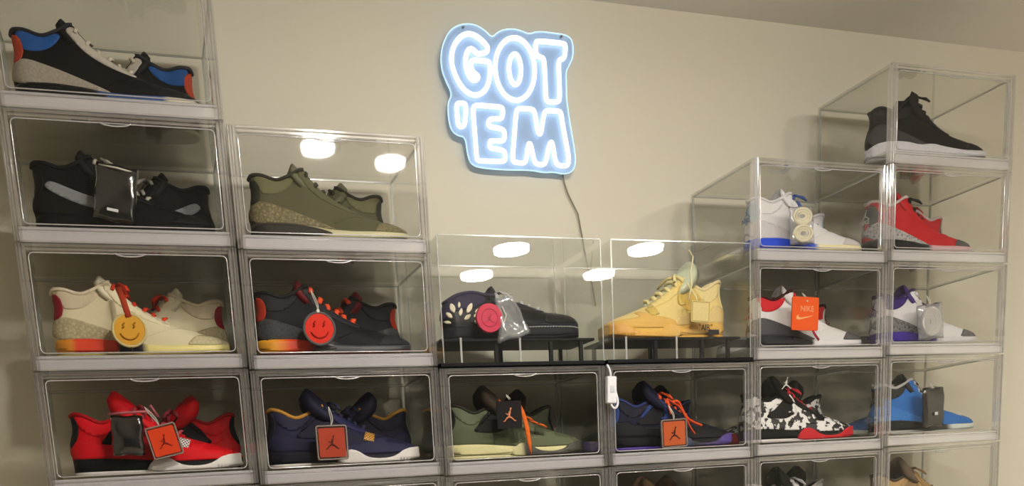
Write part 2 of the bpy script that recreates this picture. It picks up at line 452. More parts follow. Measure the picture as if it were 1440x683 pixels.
# ------------------------------------------------------------------ sneakers
L = .30
_xs = np.array([0, .02, .04, .08, .13, .18, .21, .235, .26, .28, .292, .30]); _bs = np.array([0, .0225, .029, .0335, .0365, .043, .0465, .047, .043, .033, .022, 0])
def smooth_interp(x, xs, ys):
    """monotone cubic (Fritsch-Carlson) interpolation"""
    xs, ys = list(xs), list(ys); n = len(xs)
    if x <= xs[0]: return ys[0]
    if x >= xs[-1]: return ys[-1]
    h = [xs[i+1]-xs[i] for i in range(n-1)]; d = [(ys[i+1]-ys[i])/h[i] for i in range(n-1)]
    m = [d[0]] + [0 if d[i-1]*d[i] <= 0 else 2*d[i-1]*d[i]/(d[i-1]+d[i]) for i in range(1, n-1)] + [d[-1]]
    i = max(k for k in range(n-1) if xs[k] <= x); t = (x-xs[i])/h[i]
    return (2*t**3-3*t*t+1)*ys[i] + (t**3-2*t*t+t)*h[i]*m[i] + (-2*t**3+3*t*t)*ys[i+1] + (t**3-t*t)*h[i]*m[i+1]
def bw(x):
    if x <= 0 or x >= L: return 0.0
    if x < .035: return .0283*sqrt(max(0, 1-((.035-x)/.035)**2))
    if x > .25: return .0450*max(0, 1-((x-.25)/.05)**2.1)**.5
    return smooth_interp(x, [.035, .08, .13, .18, .21, .235, .25], [.0283, .0325, .036, .0425, .0455, .0463, .0450])
# arc length table of the outline so that heel and toe are sampled evenly
_N = 400
_th = [pi*i/_N for i in range(_N+1)]
_X = [L*.5*(1-cos(a)) for a in _th]; _B = [bw(x) for x in _X]
_U = [0]
for i in range(_N): _U.append(_U[-1] + sqrt((_X[i+1]-_X[i])**2 + (_B[i+1]-_B[i])**2))
UT = _U[-1]
def x_of(u): return lutu(_UX, u)
def u_of(x): return float(np.interp(x, _X, _U))

def lut(a, x):
    q = min(1, max(0, x/L))*600; i = int(q); return a[i] + (a[i+1]-a[i])*(q-i)
_UX = [float(v) for v in np.interp(np.linspace(0, UT, 1001), _U, _X)] + [L]; _UB = [float(v) for v in np.interp(np.linspace(0, UT, 1001), _U, _B)] + [0.0]
def lutu(a, u):
    q = min(1, max(0, u/UT))*1000; i = int(q); return a[i] + (a[i+1]-a[i])*(q-i)
PROFILES = {
 # T: top of the upper; S: top of the sole; thr: throat start/end; ton: tongue tip
 'mid': dict(T=[(0,.112),(.006,.117),(.02,.116),(.05,.108),(.075,.116),(.10,.128),(.112,.115),(.125,.101),(.146,.086),(.173,.071),(.205,.056),(.24,.045),(.275,.036),(.295,.028),(.30,.024)],
             S=[(0,.031),(.05,.031),(.10,.027),(.15,.019),(.20,.016),(.26,.016),(.30,.020)], thr=(.098,.198), ton=(.086,.1415), tw=.024, tt=.006),
 'high': dict(T=[(0,.107),(.008,.111),(.02,.108),(.055,.093),(.085,.103),(.108,.114),(.120,.111),(.135,.099),(.155,.086),(.18,.073),(.205,.062),(.24,.051),(.272,.041),(.293,.031),(.30,.026)],
             S=[(0,.031),(.05,.030),(.10,.026),(.15,.021),(.20,.018),(.26,.019),(.30,.023)], thr=(.105,.200), ton=(.082,.149), tw=.028, tt=.0095),
 'tall': dict(T=[(0,.106),(.006,.112),(.02,.115),(.04,.110),(.055,.106),(.075,.119),(.095,.132),(.112,.131),(.125,.116),(.146,.096),(.173,.077),(.205,.061),(.24,.049),(.275,.038),(.295,.029),(.30,.024)],
             S=[(0,.031),(.05,.031),(.10,.027),(.15,.019),(.20,.016),(.26,.016),(.30,.020)], thr=(.100,.205), ton=(.114,.151), tw=.027, tt=.010),
 'low': dict(T=[(0,.078),(.01,.084),(.03,.092),(.06,.096),(.09,.091),(.115,.089),(.14,.082),(.165,.076),(.19,.069),(.215,.062),(.24,.0585),(.27,.055),(.29,.047),(.30,.037)],
             S=[(0,.028),(.3,.030)], thr=(.105,.222), ton=(.110,.112), tw=.022),
}
class Form:
    def __init__(s, kind):
        P = PROFILES[kind]; s.P = P; s.kind = kind
        s.tx, s.tz = zip(*P['T']); s.sx, s.sz = zip(*P['S'])
        s.T = lambda x, a=[smooth_interp(L*i/600, s.tx, s.tz) for i in range(602)]: lut(a, x)
        s.S = lambda x, a=[smooth_interp(L*i/600, s.sx, s.sz) for i in range(602)]: lut(a, x)
    def bot(s, x): return 0.0 if x < .21 else .009*((x-.21)/.09)**2
    def k(s, x):
        a, b = s.P['thr']
        if x <= a: return 1.0
        if x >= b: return 0.0
        t = (x-a)/(b-a); return 1 - (.42*t + .58*t*t*(3-2*t))
    def y(s, u, z):
        x = x_of(u); S, T = s.S(x)-.004, s.T(x)
        t = min(1, max(0, (z-S)/max(1e-5, T-S))); k = s.k(x)
        B = lutu(_UB, u)*.96
        return B*((1-k)*max(0, 1-t**2.3)**.55 + k*(1-.40*t**1.25))
    def ysole(s, u, z):
        x = x_of(u); b, S = s.bot(x), s.S(x); t = min(1, max(0, (z-b)/(S-b)))
        return lutu(_UB, u)*(1.0+.05*sin(pi*min(1, t*.9+.1)))
    def lean(s, p):
        x, y, z = p
        w = max(0, 1-x/.07)
        return (x + w*(.0065*math.exp(-((z-.088)/.026)**2) - .003*math.exp(-((z-.05)/.02)**2)), y, z)
    def pt(s, u, z, sg, off, sole=False):
        f = s.ysole if sole else s.y
        e = .0012
        u0, u1 = max(0, u-e), min(UT, u+e)
        p = Vector((x_of(u), f(u, z), z))
        du = Vector((x_of(u1)-x_of(u0), f(u1, z)-f(u0, z), 0))
        dz = Vector((0, (f(u, z+e)-f(u, z-e)), 2*e))
        n = du.cross(dz)
        if n.length < 1e-12: n = Vector((0, 1, 0))
        n.normalize()
        if n.y < 0 and abs(n.x) < .9: n = -n
        if u < .015 and n.x > 0: n.x = -n.x
        p = p + n*off
        x, y, z2 = s.lean((p.x, max(0, p.y), p.z))
        return (x, sg*y, z2)
def region(form, name, poly, mat, parent, off=.0012, sole=False, smooth=2, step=.006, label=None):
    """overlay cut to an outline given in side view (x,z), laid on both flanks of the shoe, with edge thickness"""
    if isinstance(poly[0][0], (tuple, list)):
        for pl in poly: o = region(form, name, pl, mat, parent, off, sole, smooth, step, label)
        return o
    if smooth: poly = chaikin(poly, smooth)
    q = [(u_of(x), z) for x, z in poly]; dense = []
    for i in range(len(q)):
        a, b = q[i], q[(i+1) % len(q)]; n = max(1, int(math.hypot(b[0]-a[0], b[1]-a[1])/.006))
        for j in range(n): dense.append((a[0]+(b[0]-a[0])*j/n, a[1]+(b[1]-a[1])*j/n))
    q = dense; n = len(q); us = [p[0] for p in q]; zs = [p[1] for p in q]
    pts = [Vector(p) for p in q]; uu = min(us)+step*.5
    while uu < max(us):
        zz = min(zs)+step*.5
        while zz < max(zs): pts.append(Vector((uu, zz))); zz += step
        uu += step
    vs, es, fs, *_ = delaunay_2d_cdt(pts, [], [list(range(n))], 1, 1e-6)
    cnt = {}
    for f in fs:
        for i in range(len(f)):
            e = (f[i], f[(i+1) % len(f)]); cnt.setdefault((min(e), max(e)), []).append(e)
    border = [l[0] for l in cnt.values() if len(l) == 1]; used = {i for f in fs for i in f}
    joined = min(us) < .0005 or max(us) > UT-.0005
    bm = bmesh.new(); o = None
    for sg in (-1, 1):
        A = {i: bm.verts.new(form.pt(vs[i].x, vs[i].y, sg, off, sole)) for i in used}
        C = {i: bm.verts.new(form.pt(vs[i].x, vs[i].y, sg, -.0008, sole)) for e in border for i in e}
        for f in fs:
            try: bm.faces.new([A[i] for i in (f if sg < 0 else f[::-1])])
            except ValueError: pass
        for a, b in border:
            if joined and (max(vs[a].x, vs[b].x) < .0008 or min(vs[a].x, vs[b].x) > UT-.0008): continue
            try: bm.faces.new((A[b], A[a], C[a], C[b]) if sg < 0 else (A[a], A[b], C[b], C[a]))
            except ValueError: pass
        if not joined:
            o = from_bm(name, bm, mat, parent, True, False); bm = bmesh.new()
            if label: o['label'] = label
    if joined:
        bmesh.ops.remove_doubles(bm, verts=bm.verts[:], dist=.0009)
        o = from_bm(name, bm, mat, parent, True, False)
        if label: o['label'] = label
    else: bm.free()
    return o
STAT = [UT*i/72 for i in range(73)]
def upper(form, mat, parent):
    bm = bmesh.new(); M = 13
    for sg in (-1, 1):
        rows = []
        for u in STAT:
            x = x_of(u); S, T = form.S(x)-.004, form.T(x)
            rows.append([bm.verts.new(form.pt(u, S+(T-S)*(1-(1-j/M)**1.5), sg, 0)) for j in range(M+1)])
        for i in range(len(rows)-1):
            for j in range(M):
                q = (rows[i][j], rows[i+1][j], rows[i+1][j+1], rows[i][j+1])
                try: bm.faces.new(q if sg < 0 else q[::-1])
                except ValueError: pass
    bmesh.ops.remove_doubles(bm, verts=bm.verts[:], dist=.0004)
    return from_bm('upper', bm, mat, parent, True, False)
def lining(form, mat, parent):
    bm = bmesh.new(); xe = form.P['thr'][0]+.03
    us = [u_of(xe)*i/16 for i in range(17)]
    path = [(u, -1) for u in us[::-1]] + [(u, 1) for u in us[1:]]
    rows = []
    for u, sg in path:
        x = x_of(u); T = form.T(x); r = []
        for j, (dz, ins) in enumerate(((0, .001), (.02, .004), (.06, .006))):
            z = max(form.S(x)+.002, T-dz); px, py, pz = form.pt(u, z, sg, 0)
            r.append(bm.verts.new((px + (ins if x < .02 else 0), py*(1-ins/.03), pz)))
        rows.append(r)
    for i in range(len(rows)-1):
        for j in range(2):
            try: bm.faces.new((rows[i][j], rows[i+1][j], rows[i+1][j+1], rows[i][j+1]))
            except ValueError: pass
    return from_bm('lining', bm, mat, parent, True)
def rim(form, mat, parent, r=.0032, x_end=None, name='collar_rim'):
    xe = x_end or form.P['thr'][0]+.004; us = [u_of(xe)*i/18 for i in range(19)]
    pts = []
    for u, sg in [(u, -1) for u in us[::-1]] + [(u, 1) for u in us[1:]]:
        x = x_of(u); px, py, pz = form.pt(u, form.T(x), sg, 0)
        pts.append((px, py, pz))
    return tube(name, pts, r, mat, parent, 8)
def sole(form, mid, out, parent):
    def ring(z_of, k=1.0): return [(u, z_of(x_of(u)), sg) for sg in (-1, 1) for u in (STAT if sg < 0 else STAT[::-1][1:-1])]
    def loft(name, levels, mat):
        bm = bmesh.new(); rs = []
        for fz in levels:
            rs.append([bm.verts.new(form.pt(u, form.bot(x_of(u)) + (form.S(x_of(u))-form.bot(x_of(u)))*fz, sg, 0, True)) for u, _, sg in ring(form.bot)])
        n = len(rs[0])
        for a, b in zip(rs, rs[1:]):
            for i in range(n): bm.faces.new((a[i], a[(i+1) % n], b[(i+1) % n], b[i]))
        for r_ in (rs[0], rs[-1]):        # caps as strips between the two flanks
            h = len(STAT)
            Lf = r_[:h]; Rt = [r_[0]] + r_[h:][::-1] + [r_[h-1]]
            for i in range(h-1):
                vs_ = []
                for v in (Lf[i], Lf[i+1], Rt[i+1], Rt[i]):
                    if v not in vs_: vs_.append(v)
                if len(vs_) > 2:
                    try: bm.faces.new(vs_)
                    except ValueError: pass
        return from_bm(name, bm, mat, parent, True)
    loft('outsole', (0, .12, .24), out)
    loft('midsole', (.26, .4, .6, .8, 1.0), mid)
def tongue(form, mat, parent, inner=None):
    P = form.P; x1 = P['thr'][1]-.002; tx, tz = P['ton']; N = 18; tt = P.get('tt', .004); Mv = 8
    cl = []
    x0 = P['thr'][0]+.012
    for i in range(9):
        x = x1 + (x0-x1)*i/8; cl.append((x, form.T(x)-.001))
    cl = chaikin(cl + [(tx+.006, tz-.012), (tx, tz)], 1, False)
    d = [0]
    for a, b in zip(cl, cl[1:]): d.append(d[-1]+math.hypot(b[0]-a[0], b[1]-a[1]))
    bm = bmesh.new(); top, bot = [], []
    for i in range(N+1):
        s = i/N*d[-1]; cx = float(np.interp(s, d, [c[0] for c in cl])); cz = float(np.interp(s, d, [c[1] for c in cl]))
        s0, s1 = max(0, s-.004), min(d[-1], s+.004)
        t = Vector((float(np.interp(s1, d, [c[0] for c in cl]))-float(np.interp(s0, d, [c[0] for c in cl])), 0, float(np.interp(s1, d, [c[1] for c in cl]))-float(np.interp(s0, d, [c[1] for c in cl])))).normalized()
        nrm = Vector((t.z, 0, -t.x))
        hw = P['tw']*(.5+.5*min(1, i/N*1.6)); e = (i/N-.76)/.24; th = .0036 + (tt-.0036)*min(1, max(0, i/N-.35)*2.5)
        if e > 0: hw *= sqrt(max(.12, 1-e**3)); th *= sqrt(max(.08, 1-e**3))
        A, B = [], []
        for j in range(Mv+1):
            v = -1+2*j/Mv; p = Vector((cx, hw*v, cz)) - nrm*(.021*abs(v*hw/P['tw'])**1.8)
            A.append(bm.verts.new(p+nrm*th)); B.append(bm.verts.new(p-nrm*th))
        top.append(A); bot.append(B)
    for i in range(N):
        for j in range(Mv):
            bm.faces.new((top[i][j], top[i][j+1], top[i+1][j+1], top[i+1][j])); bm.faces.new((bot[i][j], bot[i+1][j], bot[i+1][j+1], bot[i][j+1]))
        for j in (0, Mv): bm.faces.new((top[i][j], top[i+1][j], bot[i+1][j], bot[i][j]))
    for i in (0, N):
        for j in range(Mv): bm.faces.new((top[i][j], top[i][j+1], bot[i][j+1], bot[i][j]))
    o = from_bm('tongue', bm, mat, parent, True)
    return o
def laces(form, mat, parent, n=6, loop=True, r=.0034, fat=1.0):
    bm = bmesh.new(); a, b = form.P['thr']
    for i in range(n):
        x = a+.010 + (b-a-.022)*i/(n-1); u = u_of(x); z = form.T(x)
        y = form.y(u, z)+.004
        sk = .004*(1 if i % 2 else -1)
        pts = [(x-.003, -y-.001, z-.006), (x-.001, -y, z-.001), (x+.001+sk*.3, -y*.5, z+.0052), (x+.002+sk, 0, z+.0062), (x+.001-sk*.3, y*.5, z+.0052), (x-.001, y, z-.001), (x-.003, y+.001, z-.006)]
        add_tube(bm, pts, r*fat, 7, flat=.62)
    if loop:
        x = a+.012; z = form.T(x)
        for sg in (-1, 1):
            add_tube(bm, [(x+.004, 0, z+.006), (x+.010, sg*.012, z+.008), (x+.018, sg*.026, z+.002), (x+.022, sg*.033, z-.008), (x+.020, sg*.030, z-.004), (x+.008, sg*.012, z+.010), (x+.003, 0, z+.008)], r*.9, 6, flat=.7)
    return from_bm('laces', bm, mat, parent, True)
SWOOSH = [(1,.50),(.62,.31),(.36,.19),(.20,.13),(.08,.13),(.015,.20),(.02,.31),(.07,.42),(.15,.53),(.12,.42),(.14,.33),(.22,.285),(.34,.30),(.60,.375)]
def jumper(w, th, name, mat, parent, loc=(0,0,0), mirror=1):
    """flat emblem of a leaping figure with one arm up holding a ball"""
    caps = [((.05,.22),(.12,.62),.075,.06),((.12,.60),(.15,.84),.055,.045),((.0,.30),(-.05,-.10),.12,.10),
            ((-.05,-.08),(-.40,-.30),.11,.08),((-.40,-.30),(-.72,-.68),.075,.05),((-.72,-.68),(-.86,-.66),.05,.04),
            ((-.03,-.10),(.34,-.28),.11,.08),((.34,-.28),(.74,-.66),.075,.05),((.74,-.66),(.86,-.58),.05,.04),
            ((-.02,.26),(-.30,.16),.06,.05),((-.30,.16),(-.48,.30),.05,.04),((-.02,.37),(-.02,.44),.10,.10),((.19,.90),(.19,.905),.11,.11)]
    bm = bmesh.new(); h = w/2; allp = []
    for q, (a, b, r1, r2) in enumerate(caps):
        a, b = Vector(a), Vector(b); t = b-a; ang = math.atan2(t.y, t.x); pts = []
        for k in range(7): an = ang+pi/2+pi*k/6; pts.append(((a.x+r1*cos(an))*h*mirror, (a.y+r1*sin(an))*h))
        for k in range(7): an = ang-pi/2+pi*k/6; pts.append(((b.x+r2*cos(an))*h*mirror, (b.y+r2*sin(an))*h))
        allp.append(pts if mirror > 0 else pts[::-1])
    add_slab(bm, allp, -th, 0)
    o = from_bm(name, bm, mat, parent); o.location = loc; return o

def sneaker(kind, desc, c, style):
    """one sneaker, heel at the origin, toe along +x; style picks the panel layout"""
    t = thing('sneaker', desc, 'sneaker')
    f = Form(kind); g = lambda k, d=None: c.get(k, d)
    m = lambda k, d: (g(k, d) if not isinstance(g(k, d), str) else pm(g(k, d), c.get('rough', .55)))
    main = m('main', '222222')
    sole(f, m('mid', 'eeeeee'), m('out', c.get('mid', '888888')), t)
    upper(f, main, t); lining(f, m('lining', '333333'), t)
    tongue(f, m('tongue', c.get('main')), t)
    rim(f, m('rim', c.get('main')), t, .0036)
    laces(f, m('lace', '222222'), t, g('nl', 6), g('loop', True), fat=g('fat', 1.0))
    R = lambda *a, **k: region(f, *a, t, **k)
    S = f.S
    if style == 'mid':
        R('heel_panel', [(.0,.030),(.0,.066),(.012,.070),(.035,.066),(.07,.054),(.105,.040),(.135,.028),(.158,.017),(.11,.024),(.05,.029)], m('wing', '77736c'))
        R('toe_cap', [(.222,.016),(.228,.024),(.240,.034),(.262,.0375),(.285,.032),(.299,.026),(.30,.019),(.26,.0165)], m('toe', '77736c'))
        if g('collar'): R('ankle_panel', [(.007,.113),(.02,.1135),(.05,.1055),(.075,.112),(.084,.112),(.072,.094),(.05,.083),(.025,.081),(.009,.088)], m('collar', '2255aa'))
        R('lace_panel', [(.088,.118),(.101,.125),(.110,.114),(.124,.098),(.146,.082),(.173,.067),(.196,.0565),(.196,.050),(.170,.057),(.140,.070),(.115,.086),(.100,.103)], m('eyestay', c.get('main')))
        R('heel_tab', [(0,.064),(.014,.068),(.0165,.085),(.013,.105),(.0,.111)], m('tab', c.get('main')), smooth=1, off=.0018)
        R('toe_seam', [(.150,.030),(.19,.044),(.23,.046),(.245,.041),(.246,.0425),(.23,.0475),(.19,.0455),(.148,.0315)], m('seam', c.get('main')), off=.0009, smooth=1)
        R('heel_cushion', [(0,.011),(0,.029),(.05,.0285),(.10,.025),(.135,.017),(.150,.010),(.10,.009)], m('air', c.get('mid')), sole=True, off=.0014)
    if style == 'high':
        R('heel_panel', [(0,.030),(0,.062),(.012,.060),(.030,.066),(.045,.055),(.070,.052),(.10,.049),(.13,.040),(.15,.024),(.10,.026),(.05,.030)], m('quarter', c.get('main')))
        R('ankle_panel', [(.004,.105),(.02,.1055),(.055,.0905),(.085,.1005),(.094,.099),(.080,.085),(.060,.072),(.045,.068),(.030,.073),(.012,.086)], m('collar', c.get('main')))
        R('heel_tab', [(0,.05),(.007,.055),(.0115,.07),(.011,.09),(.0075,.105),(0,.107)], m('tab', '151515'), smooth=1, off=.002)
        R('side_mesh', [(.048,.056),(.066,.072),(.084,.087),(.100,.098),(.120,.088),(.122,.060),(.100,.051),(.070,.053)], m('net', '151515'), off=.0007)
        R('wing', [[(.060,.069),(.066,.067),(.098,.095),(.112,.100),(.128,.084),(.124,.094),(.113,.108),(.098,.107)], [(.104,.066),(.128,.060),(.128,.082),(.120,.086),(.121,.069)]], m('wing', '151515'), off=.0032, smooth=1)
        R('toe_guard', [(.128,.024),(.150,.038),(.185,.040),(.215,.050),(.236,.049),(.222,.041),(.255,.035),(.285,.034),(.30,.029),(.30,.0235),(.26,.0195),(.20,.0185),(.16,.0205)], m('guard', c.get('main')), off=.0018)
        R('lace_panel', [(.108,.110),(.119,.109),(.134,.097),(.155,.0835),(.18,.0705),(.198,.062),(.196,.056),(.172,.062),(.142,.074),(.118,.092)], m('eyestay', c.get('main')), off=.0022)
        R('vent_grid', [(.180,.045),(.200,.041),(.206,.055),(.187,.061)], m('grid', '222222'), off=.0026, smooth=0)
        R('heel_cushion', [(.004,.009),(.004,.029),(.05,.0285),(.10,.0245),(.128,.016),(.13,.009)], m('air', c.get('mid')), sole=True, off=.0014)
        R('sole_wave', [(.122,.002),(.134,.020),(.150,.030),(.168,.025),(.182,.013),(.20,.009),(.225,.009),(.242,.013),(.262,.026),(.30,.030),(.30,.010),(.25,.003)], m('wave', c.get('mid')), sole=True, off=.0022, smooth=1)
    if style == 'tall':
        R('ankle_panel', [(.005,.108),(.02,.111),(.04,.106),(.055,.102),(.078,.116),(.10,.127),(.10,.10),(.07,.088),(.03,.09),(.007,.10)], m('collar', '1c1c1c'), off=.0016)
        R('heel_panel', [(0,.030),(0,.076),(.02,.08),(.05,.07),(.09,.052),(.13,.034),(.155,.02),(.1,.026),(.05,.03)], m('wing', '1c1c1c'), off=.0012)
        R('lace_panel', [(.088,.128),(.101,.135),(.110,.126),(.124,.109),(.146,.090),(.173,.072),(.196,.0605),(.196,.054),(.170,.062),(.140,.078),(.115,.096),(.100,.113)], m('eyestay', '1c1c1c'), off=.002)
        R('toe_cap', [(.222,.016),(.228,.024),(.240,.036),(.262,.040),(.285,.034),(.299,.026),(.30,.019),(.26,.0165)], m('toe', '1c1c1c'))
        R('sole_wave', [(0,.006),(0,.034),(.04,.040),(.08,.037),(.11,.030),(.14,.033),(.165,.026),(.20,.019),(.24,.014),(.29,.019),(.30,.018),(.30,.010),(.25,.003),(.1,.002)], m('wave', c.get('mid')), off=.0026, sole=True, smooth=1)
        for i in range(4):
            x = .112+.024*i
            bm = bmesh.new(); z = f.T(x)-.002; y = f.y(u_of(x), z)+.002
            for sg in (-1, 1): add_cyl(bm, (x, sg*y, z), .0035, .002*sg, 12, 'Y')
            from_bm('eyelet', bm, m('eyelet', 'b9b9bd'), t)
    if style == 'low':
        R('heel_cloth', [(0,.042),(0,.075),(.012,.083),(.03,.090),(.06,.094),(.085,.089),(.09,.075),(.06,.064),(.03,.06),(.012,.055)], m('cloth', '2e2b47'), off=.0022)
        R('toe_cap', [(.205,.032),(.212,.045),(.225,.056),(.26,.052),(.29,.042),(.30,.034),(.30,.030),(.26,.028)], m('toe', c.get('main')))
        R('lace_panel', [(.10,.080),(.112,.087),(.14,.080),(.165,.074),(.19,.067),(.216,.060),(.214,.054),(.19,.058),(.16,.061),(.13,.066),(.105,.072)], m('eyestay', '26262a'), off=.002)
        leaves = []
        for lx, lz, an, ln in ((.022,.055,115,.017),(.018,.045,130,.013),(.032,.048,80,.013),(.046,.054,60,.018),(.039,.041,35,.014),(.058,.047,20,.014),(.058,.038,-5,.018),(.030,.064,95,.010),(.062,.055,30,.012),(.015,.036,160,.010)):
            ln *= 1.35; a = radians(an); d = (cos(a), sin(a)); n_ = (-d[1], d[0])
            leaves.append([(max(.001, lx+d[0]*ln*s_+n_[0]*w_*ln), lz+d[1]*ln*s_+n_[1]*w_*ln) for s_, w_ in ((0,0),(.3,.2),(.65,.2),(1,0),(.65,-.2),(.3,-.2))])
        R('leaf', leaves, m('leaf', 'e8dfc4'), off=.0028, smooth=1, step=.004)
        bm = bmesh.new()
        for i in range(26):
            x = .13+.0062*i
            for sg in (-1, 1):
                p0, p1 = f.pt(u_of(x), .0242, sg, .001, True), f.pt(u_of(x+.0038), .0242, sg, .001, True)
                add_tube(bm, [p0, p1], .0011, 6)
        o = from_bm('stitching', bm, m('stitch', 'b9b9bb'), t); o['kind'] = 'stuff'
    if g('swoosh'):
        if g('swoosh') == '85878d':
            R('swoosh', [(.018,.080),(.028,.086),(.06,.073),(.09,.061),(.13,.050),(.135,.042),(.11,.038),(.075,.046),(.045,.060),(.02,.073)], m('swoosh', 'aaaaaa'), off=.0024)
            return t
        w, x0, z0, a = g('swp', (.125, .022, .048, -14)); a = radians(a); ca, sa = cos(a), sin(a)
        pts = [(x0+(1-px)*0+px*w*ca-pz*w*.55*sa, z0+px*w*sa+pz*w*.55*ca) for px, pz in [(1-p[0], p[1]) for p in SWOOSH]]
        pts = [(max(.002, x), z) for x, z in pts]
        R('swoosh', pts, m('swoosh', 'aaaaaa'), off=.0024, smooth=1)
    if g('logo'):       # emblem on the back of the heel
        o = jumper(.026, .0006, 'heel_emblem', m('logo', 'dddddd'), t)
        o.rotation_euler = (0, 0, radians(-90)); o.location = (.0005, 0, .088)
        me = text_mesh('NIKE', .014); w = link('heel_lettering', me, t, m('logo', 'dddddd')); w.rotation_euler = (0, 0, radians(-90)); w.location = (-.002, 0, .073)
    return t

BL = pm('0d0d0f', .6, 300, .2, .2)
ELE = cracked('76726b', 'b5b0a4')
ELED = cracked('3c3c3f', '8f8f90')
RUBY = 'b3131b'
PAIRS = []      # (proto, colum, row, near toe x, label near, label far, far heel x)
def pair(c, r, kind, style, colors, near, far=None, toe=None, heel=None, yn=.083, yf=.168, far_only=False, scale=1, z=None, rot=0.0, far_rot=0.0):
    zz = (r*H + DZ[c] + FLOOR + .0004) if z is None else z
    s = sneaker(kind, near, colors, style); s['group'] = 'sneakers in the clear boxes'
    s.location = ((c+1)*W - .024 - L if toe is None else toe - L*cos(rot), yn, zz); s.rotation_euler = (0, 0, rot); s.scale = (scale, scale*.96, scale)
    if far:
        k = copy_tree(s); k['label'] = far
        k.location = (heel if heel is not None else (c+1)*W - .032, yf, zz); k.rotation_euler = (0, 0, pi + far_rot)
    return s

FAR = ', the pair behind, heel right'
pair(0, 4, 'mid', 'mid', dict(main=BL, wing=cracked('aaa397','8d867b',260,.12), toe='19191c', collar='24569c', lining='1d3f75', eyestay='b9b3a8', lace='c9c2b2', mid=ramp_x([(0,'1b1b1e'),(.42,'1b1b1e'),(.45,'31518f'),(.78,'31518f'),(.82,'cfc8b4')]), out='c3bca4', air='141416', tab='b5452c', rim='2a2c33', tongue='1a1a1d', loop=False),
     'black sneaker with blue collar and grey heel wedge in the top left box', 'half hidden black sneaker with blue heel at right of the top left box', toe=.328, heel=.330)
pair(0, 3, 'mid', 'mid', dict(main=pm('08080a', .7, 300, .3, .2), wing='0e0e10', toe='121214', lining='232326', eyestay='131316', lace='a9a69c', mid='0c0c0e', out='0d0d0f', tab='101013', rim='141417', swoosh='85878d', tongue='1d1d20', swp=(.12,.018,.046,-13)),
     'black sneaker with grey swoosh behind the dark plastic pouch', 'black sneaker with heel at right, behind the dark pouch sneaker', toe=.333, heel=.338)
CREAM = pm('d9d0b0', .6, 260, .06, .15)
pair(0, 2, 'mid', 'mid', dict(main=CREAM, wing=cracked('c3b897','94896a',260,.16), toe=cracked('cfc5a2','a89e7c',260,.16), collar='cdbfa6', lining='cfc3ab', eyestay='ded5b5', lace='cc3b22', mid=ramp_x([(0,'d9952a'),(.10,'e08a2c'),(.11,'e2472c'),(.33,'e2472c'),(.36,'20222c'),(.48,'20222c'),(.52,'e9dd93')]), out='e6d583', air=ramp_x([(0,'d9952a'),(.09,'e08a2c'),(.12,'e2472c'),(.33,'e2472c'),(.36,'20222c')]), tab='8c1f2e', rim='d4c8b0', tongue='dcd6bc'),
     'cream sneaker with orange and red sole behind the yellow medallion', 'cream sneaker with dark red heel, rear one of the cream pair', toe=.338, heel=.342)
pair(0, 1, 'high', 'high', dict(main='c80e1b', quarter='c8121d', collar='d41422', net='140f11', wing='120f11', tab='141113', guard='d81420', eyestay='d01320', lining='8a1018', lace='b04550', tongue='d3121f', rim='a8121a', mid='16161a', air='121214', wave='e9e6e4', out='d9d6d4', grid=lattice('dcdcdc','5e1016')),
     'red sneaker with black heel and white toe sole, nearer of the red pair', 'dark red sneaker with tall tongue, rear one of the red pair', toe=.342, heel=.345)
OLV = pm('57573f', .7, 260, .12, .2)
pair(1, 3, 'mid', 'mid', dict(main=OLV, wing=cracked('978d66','45412f',300,.2), toe=cracked('978d66','4a4634',320,.2), collar='6b6a4b', lining='3b3a2e', eyestay='5c5c44', lace='3a3a2e', mid=ramp_x([(0,'36342f'),(.3,'45423a'),(.45,'b9b48d'),(.5,'c7c29c')]), out='2e2d29', air='35332e', tab='33332a', rim='33332a', tongue='6f7058', loop=False),
     'olive sneaker with cracked heel print atop the second stack', 'olive sneaker facing left behind the olive cracked print one', toe=.699, heel=.678)
BLK = pm('191a1e', .6, 280, .12, .15)
pair(1, 2, 'mid', 'mid', dict(main=BLK, wing=cracked('2c2c30','46464a',240,.1), toe='2b2c31', collar='202125', lining='1b1b1e', eyestay='292a2f', lace='e0532f', mid=ramp_x([(0,'dfa02a'),(.10,'e39a2a'),(.20,'e2431f'),(.28,'e2431f'),(.33,'25252c'),(.4,'b9b6b2'),(.47,'3a3a40')]), out='5c2427', air=ramp_x([(0,'dfa02a'),(.10,'e39a2a'),(.2,'e2431f'),(.29,'dd3a22'),(.36,'2a2a30')]), tab='a8321f', rim='1a1a1e', tongue='6b1b22', loop=False, fat=1.5),
     'black sneaker with yellow and orange heel sole behind the red medallion', 'black sneaker with red heel, rear one by the red medallion', toe=.689, heel=.692)
NAVY = pm('1c1d38', .6, 280, .15, .2)
pair(1, 1, 'high', 'high', dict(main=NAVY, quarter=pm('20213a',.6,280,.15,.2), collar='22233c', net='1a1b2e', wing='1b1c2f', tab='15151f', guard=pm('2b2c49',.6,280,.15,.2), eyestay='25264a', lining='17172a', lace='2a2b44', tongue='1c1d33', rim='b8873a', mid='1b1c2c', air='171825', wave='dcd8d6', out='d2cecb', grid=lattice('d39b34','23243a')),
     'navy sneaker with gold collar trim behind the brown red tag', 'navy sneaker with gold trim, rear one, tongue standing behind', toe=.692, heel=.700)
OLG = pm('5a604a', .7, 260, .12, .2)
